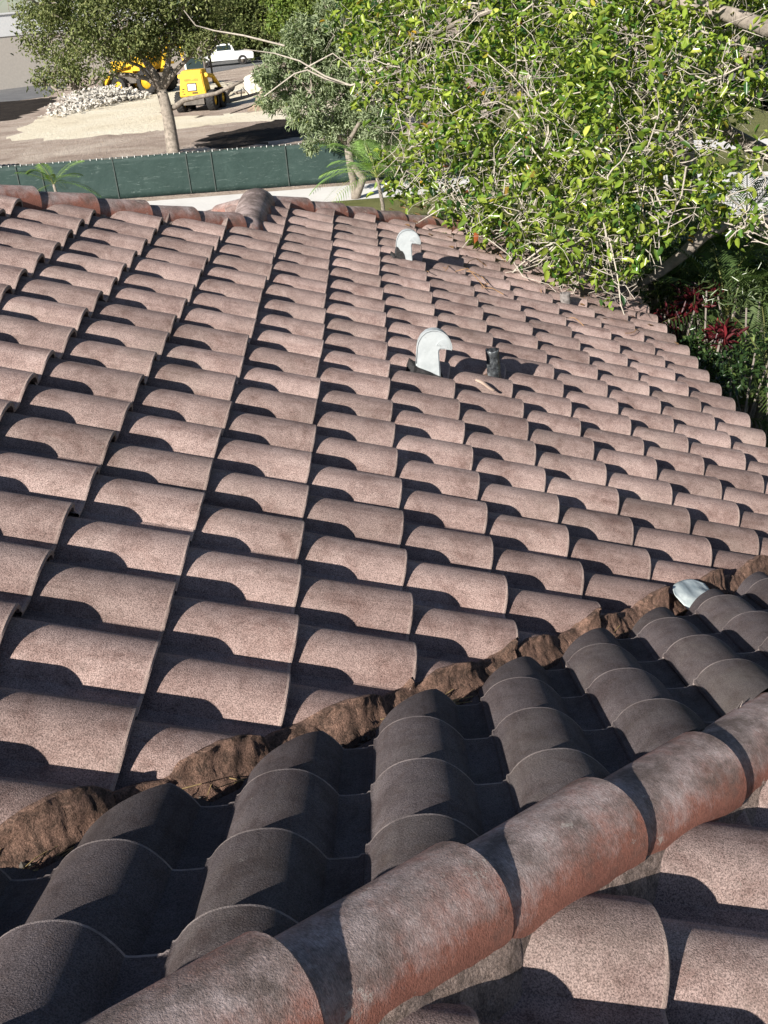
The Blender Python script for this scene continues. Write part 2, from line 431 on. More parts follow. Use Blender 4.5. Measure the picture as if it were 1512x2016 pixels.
for k in range(-8, 13):
    t = 0.41 + 0.28 * k
    cap_at(Vector((t, HM * t - HCA, HZ - HK * t)) - hd * 0.405, hd, ND, s=(1.06, 0.90, 0.90))
hip_run(0, H1, [-0.61 - 0.257 * k for k in range(0, 10)][::-1], S_F1, 0.012)
hip_run(0, H2, [-0.21 + 0.255 * k for k in range(0, 12)], S_F2, 0.012)
hip_run(2 * XR, H2, [], S_F2, 0.012)
for k in range(9):           # the hip running away to the left behind
    t = 0.32 + 0.255 * k
    p = Vector((XR - t, XR + H2 + t, -(XR + t) * TT)); d = Vector((-1, 1, -TT)).normalized(); n = Vector((-ST, ST, 2 * CT)).normalized()
    p.z = S_F2.drop(p.x, p.y).z
    cap_at(p + n * 0.012 - d * 0.385, d, n)
for y in (5.44, 5.06):       # short ridge
    cap_at(Vector((XR, y + 0.55, -XR * TT - 0.02)), (0, -1, 0.0), (0, 0, 1), tilt=-1.5)
# saddle piece where three cap lines meet
sm = MB()
ring = []
def saddle():
    bm = bmesh.new(); rows = []
    for i, (y, r, z) in enumerate([(-.62, 0.100, -0.06), (-.55, 0.115, -0.02), (-.40, 0.122, 0.0), (0.0, 0.126, 0.012), (.35, 0.135, 0.018), (.5, 0.140, 0.008), (.62, 0.125, -0.02), (.70, 0.085, -0.06)]):
        rows.append([bm.verts.new((r * 1.05 * math.cos(R_(-15 + 210 * k / 18)), y, z + r * math.sin(R_(-15 + 210 * k / 18)))) for k in range(19)])
    for a in range(len(rows) - 1):
        for k in range(18):
            bm.faces.new((rows[a][k], rows[a + 1][k], rows[a + 1][k + 1], rows[a][k + 1])).smooth = True
    bmesh.ops.recalc_face_normals(bm, faces=bm.faces)
    me = bpy.data.meshes.new("saddle_cap"); bm.to_mesh(me); bm.free()
    o = link("saddle_cap", me, M_CAP); hpart(o); o.location = (XR, 5.58, -XR * TT - 0.005); o["label"] = "hooded cap where three cap lines meet"
saddle()

# ------------------------------------------------------------------ mortar
def noise3(p, f, seed=0):
    from mathutils import noise
    return noise.noise(Vector((p[0] * f + seed, p[1] * f, p[2] * f)))
def valley_mortar():
    bm = bmesh.new(); rows = []; N_ = 900; x0, x1 = -2.4, 2.55
    rnd = random.Random(8)
    for i in range(N_ + 1):
        x = x0 + (x1 - x0) * i / N_
        row = []
        # from on top of the cut tiles down to the valley floor; perp = plan distance from the valley line
        # where a barrel was cut its mortar stands out as a wedge, in the pans it sits back
        pcut = Vector((x - 0.026, x + BV + 0.026, 0)); c = S_M.drop(pcut.x, pcut.y); hc = S_M.height(c)
        lumpy = 0.014 * noise3((x, 0, 0), 7, 3) + 0.009 * noise3((x, 0, 0), 26, 5)
        prof = [(0.084 + lumpy, 1.0, -0.008), (0.080 + lumpy, 1.0, 0.004), (0.071 + lumpy, 1.0, 0.009), (0.066 + lumpy, 1.0, 0.008), (0.060 + lumpy, 0.93, -0.004),
                (0.048, 0.70, 0.0), (0.034, 0.47, 0.002), (0.018, 0.29, 0.004), (0.002, 0.15, 0.006), (-0.012, 0.05, 0.004), (-0.03, 0.0, -0.012)]
        for d, k, e in prof:
            d -= 0.019; px_, py_ = x - d / q2, x + BV + d / q2
            b = S_M.drop(px_, py_); h = max(S_M.height(b), 0.046 + 0.3 * lumpy) if k == 1.0 else max(hc, 0.05 + 0.4 * lumpy) * k + 0.004
            p = b + S_M.N * (h + e)
            disp = 0.005 * noise3(p, 14) + 0.005 * noise3(p, 40, 2) + 0.003 * noise3(p, 95, 7)
            if d > 0.036: disp *= 0.6
            p = p + (S_M.N * 0.8 + Vector((0.4, -0.4, 0))) * disp
            row.append(bm.verts.new(p))
        rows.append(row)
    for i in range(N_):
        for k in range(len(rows[0]) - 1):
            bm.faces.new((rows[i][k], rows[i + 1][k], rows[i + 1][k + 1], rows[i][k + 1])).smooth = True
    bmesh.ops.recalc_face_normals(bm, faces=bm.faces)
    me = bpy.data.meshes.new("valley_mortar"); bm.to_mesh(me); bm.free(); me.set_sharp_from_angle(angle=R_(50))
    o = link("valley_mortar", me, M_VMORT); hpart(o); o["label"] = "crumbling brown mortar along the roof valley"
valley_mortar()
def valley_pan():
    m = MB()
    a, b = -3.3, XE
    pts = []
    for x in (a, b):
        for d, z in ((-0.16, 0.045), (-0.03, 0.0), (0.10, 0.035)):
            p = Vector((x - d / q2, x + BV + d / q2, -x * TT + z - 0.012)); pts.append(p)
    m.add(pts, [(0, 1, 4, 3), (1, 2, 5, 4)]); hpart(m.build("valley_flashing", M_GRIT))
valley_pan()
def hip_mortar(line, x0, x1, base_up, w=1.0):
    """bedding strip under a line of caps: c = X - Y of the hip"""
    bm = bmesh.new(); rows = []; N_ = 330
    dn = Vector((1, 1, -TT)).normalized(); lat = Vector((1, -1, 0)) / q2
    for i in range(N_ + 1):
        x = x0 + (x1 - x0) * i / N_; b = line(x); row = []
        for off, up in ((0.15, -0.10), (0.118, -0.02), (0.102, 0.018), (0.088, 0.034), (-0.088, 0.034), (-0.100, 0.016), (-0.112, -0.02), (-0.15, -0.10)):
            p = b + lat * (off * w) + ND * (up + base_up)
            k = 0.010 * noise3(p, 9, 4) + 0.005 * noise3(p, 34, 9)
            p += (lat * (1 if off > 0 else -1) + ND * 0.3) * k
            row.append(bm.verts.new(p))
        rows.append(row)
    for i in range(N_):
        for k in range(7): bm.faces.new((rows[i][k], rows[i + 1][k], rows[i + 1][k + 1], rows[i][k + 1])).smooth = True
    bmesh.ops.recalc_face_normals(bm, faces=bm.faces)
    me = bpy.data.meshes.new("ridge_mortar"); bm.to_mesh(me); bm.free()
    hpart(link("ridge_mortar", me, M_HMORT))
hip_mortar(lambda x: Vector((x, HM * x - HCA, HZ - HK * x)), -1.9, 3.4, -0.016, 0.88)
hip_mortar(lambda x: S_F1.drop(x, x + H1), -2.9, XR - 0.02, 0.005)
hip_mortar(lambda x: S_F2.drop(x, x + H2), XR + 0.1, 2.6, 0.005)

# walls and fascia below the eaves (hidden from above, there for completeness)
def outline_wall(name, pts, z0, z1, mat, thick=None):
    m = MB(); n = len(pts)
    m.add([(x, y, z0) for x, y in pts] + [(x, y, z1) for x, y in pts], [(i, (i + 1) % n, (i + 1) % n + n, i + n) for i in range(n)])
    o = m.build(name, mat); hpart(o); return o
EZ = -XE * TT
eave = [(XE + X2, -7), (XE + X2, XE + BV), (XE, XE + BV), (XE, XE + H2), (2 * XR - XE, XE + H2), (2 * XR - XE, XE + H1), (-3.4, XE + H1), (-3.4, -7)]
inset = [(XE + X2 - .45, -6.9), (XE + X2 - .45, XE + BV - .45), (XE - .45, XE + BV - .45), (XE - .45, XE + H2 - .45), (2 * XR - XE + .45, XE + H2 - .45), (2 * XR - XE + .45, XE + H1 - .45), (-3.3, XE + H1 - .45), (-3.3, -6.9)]
outline_wall("wall", inset, GZ, EZ - 0.02, M_STUCCO)
outline_wall("fascia", eave, EZ - 0.20, EZ - 0.025, M_FASCIA)
sf = MB(); sf.add([(x, y, EZ - 0.2) for x, y in eave], [tuple(range(len(eave)))]); hpart(sf.build("soffit", M_STUCCO))

# ------------------------------------------------------------------ things on the roof
M_VENT = Mat("vent_paint", 0.5, 0.4)
_f = M_VENT.noise(14, 7, 0.7); _g = M_VENT.noise(60, 6, 0.7)
M_VENT.color(M_VENT.mix(M_VENT.ramp(_g, [(0.60, 0.0), (0.72, 0.5)]), M_VENT.ramp(_f, [(0.3, (0.36, 0.39, 0.40)), (0.7, (0.47, 0.50, 0.51))]), (0.22, 0.23, 0.23)))
M_VENT.bump(M_VENT.noise(16, 4), 0.45, 0.01); M_VENT = M_VENT.m
M_TAR = plain("roof_tar", (0.022, 0.021, 0.022), 0.75, 0.4, var=0.5, scale=40, bump=0.8, bs=70)
M_LEAD = Mat("lead_sheet", 0.42, 0.5); M_LEAD.b.inputs['Metallic'].default_value = 0.55
M_LEAD.color(M_LEAD.ramp(M_LEAD.noise(22, 7, 0.7), [(0.38, (0.025, 0.027, 0.032)), (0.54, (0.11, 0.12, 0.13)), (0.72, (0.45, 0.47, 0.48))]))
M_LEAD.bump(M_LEAD.noise(35, 4), 0.7, 0.01); M_LEAD = M_LEAD.m

def vent(base, label, patch):
    t = empty("roof_vent", base)
    tag(t, label, "roof vent", "gooseneck vents on the roof")
    out = [(-0.098, -0.09), (0.062, -0.09), (0.062, 0.168), (0.064, 0.178), (0.071, 0.184), (0.092, 0.183), (0.134, 0.174), (0.139, 0.186), (0.137, 0.208), (0.128, 0.234),
           (0.111, 0.258), (0.088, 0.277), (0.059, 0.289), (0.028, 0.292), (-0.006, 0.284), (-0.034, 0.264), (-0.054, 0.236), (-0.064, 0.205), (-0.075, 0.120)]
    bm = bmesh.new(); n = len(out)
    a = [bm.verts.new((x, -0.036, z)) for x, z in out]; b = [bm.verts.new((x * 0.97, 0.036, z * 0.985)) for x, z in out]
    bm.faces.new(a); bm.faces.new(b[::-1])
    for i in range(n): bm.faces.new((a[i], b[i], b[(i + 1) % n], a[(i + 1) % n])).smooth = 8 <= i <= 17
    bmesh.ops.recalc_face_normals(bm, faces=bm.faces)
    bmesh.ops.bevel(bm, geom=[e for e in bm.edges if abs(e.verts[0].co.y - e.verts[1].co.y) < 0.01], offset=0.006, segments=2, affect='EDGES')
    me = bpy.data.meshes.new("body"); bm.to_mesh(me); bm.free(); me.set_sharp_from_angle(angle=R_(35))
    link("body", me, M_VENT, t)
    rg = MB()                                     # pressed rings at the hood's mouth
    for r in (0.012, 0.021, 0.030, 0.039):
        rg.tube([(0.088 + r * math.cos(q), -0.0365, 0.199 + r * 0.9 * math.sin(q)) for q in [R_(-22 + 190 * k / 12) for k in range(13)]], 0.0022, 5)
    rg.build("pressed_ring", M_VENT, t, True)
    sm_ = MB(); sm_.tube([(x * 0.985 , -0.0365, z) for x, z in out[6:19]] , 0.0025, 5); sm_.build("seam", M_VENT, t, True)
    fl = MB(); rr = random.Random(3)              # tarred collar round the foot
    pts = []
    for k in range(26):
        q = 2 * math.pi * k / 26; e = 1 + 0.16 * rr.uniform(-1, 1)
        pts.append((-0.018 + 0.108 * e * max(-1, min(1, 1.25 * math.cos(q))), 0.060 * e * max(-1, min(1, 1.25 * math.sin(q)))))
    zf = lambda x, y, h: -x * TT + h + 0.012 * rr.uniform(0, 1)
    fl.add([(x, y, zf(x, y, 0.0)) for x, y in pts] + [(x * .82, y * .82, zf(x, y, 0.06)) for x, y in pts], [(i, (i + 1) % 26, (i + 1) % 26 + 26, i + 26) for i in range(26)] + [tuple(range(26, 52))])
    fl.build("tar_collar", M_TAR, t)
    if patch:
        o_ = [(x, z + .05) for x, z in [(-0.096, 0.0), (-0.088, 0.05), (-0.078, 0.10), (-0.066, 0.128), (-0.05, 0.118), (-0.035, 0.095), (-0.015, 0.085), (-0.002, 0.06), (0.004, 0.02), (-0.004, -0.03), (-0.01, -0.08), (-0.095, -0.08)]]
        p_ = MB(); p_.prism(o_, -0.0385, -0.035); p_.build("tar_patch", M_TAR, t)
    return t
v2 = vent((0.576, 3.055, -0.238 + 0.02), "pale grey sheet metal gooseneck vent, the nearer one, beside a crumpled lead pipe", False)
v1 = vent((0.552, 5.535, -0.228 + 0.02), "pale grey gooseneck vent with a black tar patch on its stem, near the tree", True)
v1.scale = (0.90, 1, 0.98); v2.scale = (0.92, 1, 1.0)

def lead_pipe(base, h, r, tilt, label, crumple, mat):
    t = empty("vent_pipe", base); t.rotation_euler = (0, tilt, 0)
    tag(t, label, "vent pipe", "pipes sticking out of the roof")
    vs = []; fs = []; N_ = 28; K = 26
    for i in range(K + 1):
        z = -0.06 + (h + 0.06) * i / K
        for k in range(N_):
            q = 2 * math.pi * k / N_
            e = 1 + crumple * (noise3((math.cos(q), math.sin(q), z * 9), 1.5, h * 50) + 0.6 * noise3((math.cos(q), math.sin(q), z * 22), 2.6, 7))
            if i == K: e *= 0.97
            vs.append((r * e * math.cos(q), r * e * math.sin(q), z + (0.010 * noise3((math.cos(q), math.sin(q), 0), 1.7, 2) if i == K else 0)))
    for i in range(K):
        for k in range(N_): fs.append((i * N_ + k, i * N_ + (k + 1) % N_, (i + 1) * N_ + (k + 1) % N_, (i + 1) * N_ + k))
    b = len(vs); vs += [(x * 0.75, y * 0.75, z - 0.03) for x, y, z in vs[K * N_:K * N_ + N_]]
    for k in range(N_): fs.append((K * N_ + k, K * N_ + (k + 1) % N_, b + (k + 1) % N_, b + k))
    fs.append(tuple(range(b, b + N_)))
    MB().add(vs, fs).build("sleeve", mat, t, True)
    c = MB(); rr = random.Random(int(h * 100)); n = 22; ring = []
    for e_, z in ((2.3, 0.012), (1.7, 0.045), (1.05, 0.062)):
        ring += [(r * e_ * rr.uniform(.85, 1.15) * math.cos(2 * math.pi * k / n), r * e_ * rr.uniform(.85, 1.15) * math.sin(2 * math.pi * k / n), z - TT * r * e_ * math.cos(2 * math.pi * k / n) + rr.uniform(0, .008)) for k in range(n)]
    fs = []
    for a in (0, 1):
        for k in range(n): fs.append((a * n + k, a * n + (k + 1) % n, (a + 1) * n + (k + 1) % n, (a + 1) * n + k))
    c.add(ring, fs); c.build("mortar_collar", M_VMORT, t, True)
lead_pipe((0.955, 3.36, -0.395), 0.225, 0.037, R_(-2), "crumpled silvery lead pipe sleeve standing just right of the nearer vent", 0.16, M_LEAD)
lead_pipe((1.815, 5.90, -0.755), 0.15, 0.042, 0.0, "short round grey pipe with dark stains standing under the tree twigs", 0.05,
          plain("stained_pipe", (0.20, 0.18, 0.17), 0.6, 0.4, var=0.7, scale=30))

# dry palm sheath lying on a tile
def dry_strip():
    dd = px(936, 748, 1.0) - CAM; k_ = S_M.N.dot(S_M.at(0, 0, 0.096) - CAM) / S_M.N.dot(dd); a = CAM + dd * k_; m = MB(); n = 18; vs = []
    d = (S_M.D * 0.93 - S_M.L * 0.26).normalized(); s = d.cross(S_M.N)
    for i in range(n + 1):
        f = i / n; p = a + d * 0.12 * f + S_M.N * (0.006 * math.sin(f * 5) - 0.012 * f); wd = 0.026 * math.sin(math.pi * min(1, f * 0.9 + 0.08)) ** 0.6
        vs += [p - s * wd, p + S_M.N * 0.008, p + s * wd]
    fs = []
    for i in range(n):
        fs += [(3 * i, 3 * i + 3, 3 * i + 4, 3 * i + 1), (3 * i + 1, 3 * i + 4, 3 * i + 5, 3 * i + 2)]
    m.add(vs, fs); o = m.build("dry_leaf", plain("dry_leaf", (0.46, 0.34, 0.27), 0.8, var=0.25, scale=30), None, True)
    sd = o.modifiers.new("thickness", 'SOLIDIFY'); sd.thickness = 0.003
    tag(o, "curled dry tan leaf sheath lying on a tile below the nearer vent", "dry leaf")
dry_strip()

# crumpled sheet of flashing pushed up out of the valley
def flashing():
    bm = bmesh.new(); n = 22; c = S_M.drop(1.495, 1.495 + BV - 0.06); rows = []
    dn = Vector((1, 1, -TT)).normalized(); lat = Vector((-1, 1, 0)) / q2
    for i in range(n + 1):
        r = []
        for j in range(n + 1):
            f, g = i / n - .5, j / n - .5
            k = max(0.0, 1 - (2 * abs(f)) ** 3)
            p = c + dn * 0.25 * f + lat * (0.165 * g * (0.45 + 0.55 * k)) + Vector((0, 0, 0.060 + 0.055 * (g + 0.5) + 0.02 * k + 0.012 * noise3((f, g, 0), 3, 3) + 0.002 * noise3((f, g, 0), 11, 6)))
            r.append(bm.verts.new(p))
        rows.append(r)
    for i in range(n):
        for j in range(n): bm.faces.new((rows[i][j], rows[i + 1][j], rows[i + 1][j + 1], rows[i][j + 1])).smooth = True
    me = bpy.data.meshes.new("flashing_sheet"); bm.to_mesh(me); bm.free()
    m = Mat("pale_sheet", 0.38, 0.5); m.color(m.ramp(m.noise(20, 6, 0.7), [(0.3, (0.30, 0.36, 0.37)), (0.7, (0.52, 0.57, 0.57))])); m.bump(m.noise(28, 3), 0.2, 0.01)
    o = link("flashing_sheet", me, m.m); sd = o.modifiers.new("thickness", 'SOLIDIFY'); sd.thickness = 0.002
    tag(o, "crumpled pale bluish grey sheet of flashing poking out of the roof valley", "flashing")
flashing()

def litter():
    rr = random.Random(31); m = MB()
    for k in range(260):
        a, t_ = rr.uniform(.5, 2.8), rr.uniform(4.6, 8.4)
        if t_ < 5.2 + 1.6 * (2.8 - a) / 2.3 or rr.random() < .2: continue
        p = S_M.at(a, t_); p = p + S_M.N * (S_M.height(p) + .008); q = rr.uniform(0, 6.3); d = S_M.D * math.cos(q) + S_M.L * math.sin(q); e = d.cross(S_M.N); L = rr.uniform(.03, .06); h = S_M.N * rr.uniform(-.004, .014)
        m.add([p - d * L, p - e * L * .4 + h, p + d * L + h * .5, p + e * L * .4], [(0, 1, 2, 3)])
    for k in range(26):
        a, t_ = rr.uniform(.8, 2.7), rr.uniform(5.2, 8.0); p = S_M.at(a, t_); p = p + S_M.N * (S_M.height(p) + .012); q = rr.uniform(0, 6.3); d = (S_M.D * math.cos(q) + S_M.L * math.sin(q)) * rr.uniform(.08, .25)
        m.tube(wander(p - d, p + d, rr, 5, .12), .003, 4)
    o = m.build("leaf_litter", plain("dead_leaf", (0.30, 0.17, 0.08), .8, var=.6, scale=18)); tag(o, "brown dead leaves and bits of twig scattered on the roof tiles under the tree", "litter", kind="stuff")
def grit():
    rr = random.Random(21); m = MB()
    for k in range(1500):
        x = rr.uniform(-1.5, 2.2); d = rr.gauss(-0.03, 0.022)
        p = Vector((x - d / q2, x + BV + d / q2, -x * TT + abs(d + 0.03) * 0.28 + rr.uniform(-0.006, 0.014))); r = rr.uniform(0.003, 0.009)
        a = Matrix.Rotation(rr.uniform(0, 6), 3, 'Z') @ Matrix.Rotation(rr.uniform(0, 3), 3, 'X')
        m.add([p + a @ (Vector(v) * r * rr.uniform(.7, 1.3)) for v in ((1, 0, 0), (-1, 0, 0), (0, 1, 0), (0, -1, 0), (0, 0, .8), (0, 0, -.8))],
              [(0, 2, 4), (2, 1, 4), (1, 3, 4), (3, 0, 4), (2, 0, 5), (1, 2, 5), (3, 1, 5), (0, 3, 5)])
    tag(m.build("valley_gravel", M_GRIT), "dark crumbs of grit and dirt lying in the roof valley", "gravel", kind="stuff")
    m = MB()
    for cx, cnt in ((-1.02, 46), (-0.5, 8), (-0.27, 14), (-0.02, 10), (0.34, 26), (0.62, 8), (1.0, 6)):
        for k in range(cnt):
            x = cx + rr.gauss(0, 0.05); d = rr.uniform(-0.06, 0.0); p = Vector((x - d / q2, x + BV + d / q2, -x * TT + 0.02 + rr.uniform(0, 0.022)))
            q = rr.gauss(0.75, 0.5); L = rr.uniform(0.03, 0.085); dv = Vector((math.cos(q), math.sin(q), rr.uniform(-.35, .1)))
            m.tube([p - dv * L, p + Vector((0, 0, .004)), p + dv * L], 0.0011, 4)
    tag(m.build("pine_needles", plain("pine_needle", (0.36, 0.26, 0.12), 0.7, var=0.4, scale=50)), "tan pine needles and straw caught in the roof valley", "needles", kind="stuff")
grit()

# ------------------------------------------------------------------ leaves, twigs, fronds
RNG = np.random.default_rng(7)
def unit(v): return v / np.maximum(1e-9, np.linalg.norm(v, axis=-1, keepdims=True))
def leaf_arrays(P, D, L, Wd, C, rng, fold=0.35, droop=0.15):
    """each leaf: six points, two folded quads"""
    n = len(P); D = unit(D); r = unit(rng.normal(size=(n, 3)) + np.array([0, 0, 1.4])); S_ = unit(np.cross(D, r)); N_ = np.cross(S_, D)
    L = np.broadcast_to(np.asarray(L, float), (n,))[:, None]; Wd = np.broadcast_to(np.asarray(Wd, float), (n,))[:, None]
    b = P; t = P + D * L - N_ * L * droop
    up = N_ * Wd * fold
    l1 = P + D * L * .3 - S_ * Wd * .48 + up; l2 = P + D * L * .72 - S_ * Wd * .42 + up - N_ * L * droop * .5
    r1 = P + D * L * .3 + S_ * Wd * .48 + up; r2 = P + D * L * .72 + S_ * Wd * .42 + up - N_ * L * droop * .5
    V = np.stack([b, l1, l2, t, r2, r1], 1).reshape(-1, 3)
    i = np.arange(n)[:, None] * 6
    Q = np.concatenate([i + np.array([0, 1, 2, 3]), i + np.array([0, 3, 4, 5])], 0)
    return V, Q, np.repeat(C, 6, 0)
def pick_cols(n, pal, rng, jit=0.22):
    w_ = np.array([p[0] for p in pal], float); k = rng.choice(len(pal), n, p=w_ / w_.sum())
    c = np.array([p[1] for p in pal])[k]
    return np.clip(c * (1 + rng.normal(size=(n, 1)) * jit), 0.004, 0.9)
def crown_points(blobs, per, rng, inner=0.35):
    """clusters spread through the blobs, denser toward the outside, in uneven clumps"""
    cs, os_ = [], []
    for (c, r) in blobs:
        n = max(3, int(per * r * r))
        d = unit(rng.normal(size=(n * 3, 3)))
        lump = np.zeros(n * 3)
        for _ in range(7):
            ax = unit(rng.normal(size=3)); lump += np.sin(d @ ax * rng.uniform(3, 7) + rng.uniform(0, 6))
        keep = np.argsort(-(lump + rng.normal(size=n * 3) * 1.6))[:n]; d = d[keep]
        rad = r * (inner + (1.06 - inner) * rng.uniform(size=(n, 1)) ** 0.55) * (1 + 0.05 * lump[keep][:, None])
        cs.append(np.array(c) + d * rad * np.array([1, 1, 0.85])); os_.append(d)
    return np.concatenate(cs), np.concatenate(os_)
def foliage(name, blobs, per, k, L, Wd, pal, mat, parent, seed, spread=0.05, inner=0.35, up=0.15, above=None):
    rng = np.random.default_rng(seed)
    c, o = crown_points(blobs, per, rng, inner)
    if above is not None: m_ = above(c); c, o = c[m_], o[m_]
    n = len(c)
    P = np.repeat(c, k, 0) + rng.normal(size=(n * k, 3)) * spread
    ax = unit(o * 0.9 + rng.normal(size=(n, 3)) * 0.7 + np.array([0, 0, up]))
    D = np.repeat(ax, k, 0) * 0.55 + unit(rng.normal(size=(n * k, 3)))
    base = np.repeat(pick_cols(n, pal[:3] if len(pal) > 3 else pal, rng, 0.1), k, 0)
    C = 0.5 * base + 0.5 * pick_cols(n * k, pal, rng)
    odd = pick_cols(n * k, pal, rng); z = rng.uniform(size=n * k) < 0.3; C[z] = odd[z]
    sc = rng.uniform(0.65, 1.25, n * k)
    V, Q, C = leaf_arrays(P, D, L * sc, Wd * sc, C, rng)
    return np_mesh(name, V, Q, C, mat, parent), c
def wander(a, b, rnd, n=7, amp=0.12, sag=0.0):
    a, b = Vector(a), Vector(b); L = (b - a).length; pts = []
    off = Vector((0, 0, 0)); s1 = [Vector((rnd.gauss(0, 1), rnd.gauss(0, 1), rnd.gauss(0, 1))) * amp * L for _ in range(3)]
    for i in range(n + 1):
        f = i / n
        pts.append(a.lerp(b, f) + s1[0] * math.sin(math.pi * f) * .7 + s1[1] * math.sin(2 * math.pi * f) * .45 + s1[2] * math.sin(3 * math.pi * f) * .25 - Vector((0, 0, sag * L * math.sin(math.pi * f))))
    return pts
def taper(r0, r1, n): return [r0 + (r1 - r0) * i / (n - 1) for i in range(n)]

def to_local(o, root):
    o.parent = root; o.matrix_parent_inverse = Matrix.Translation(-root.location); return o

litter()
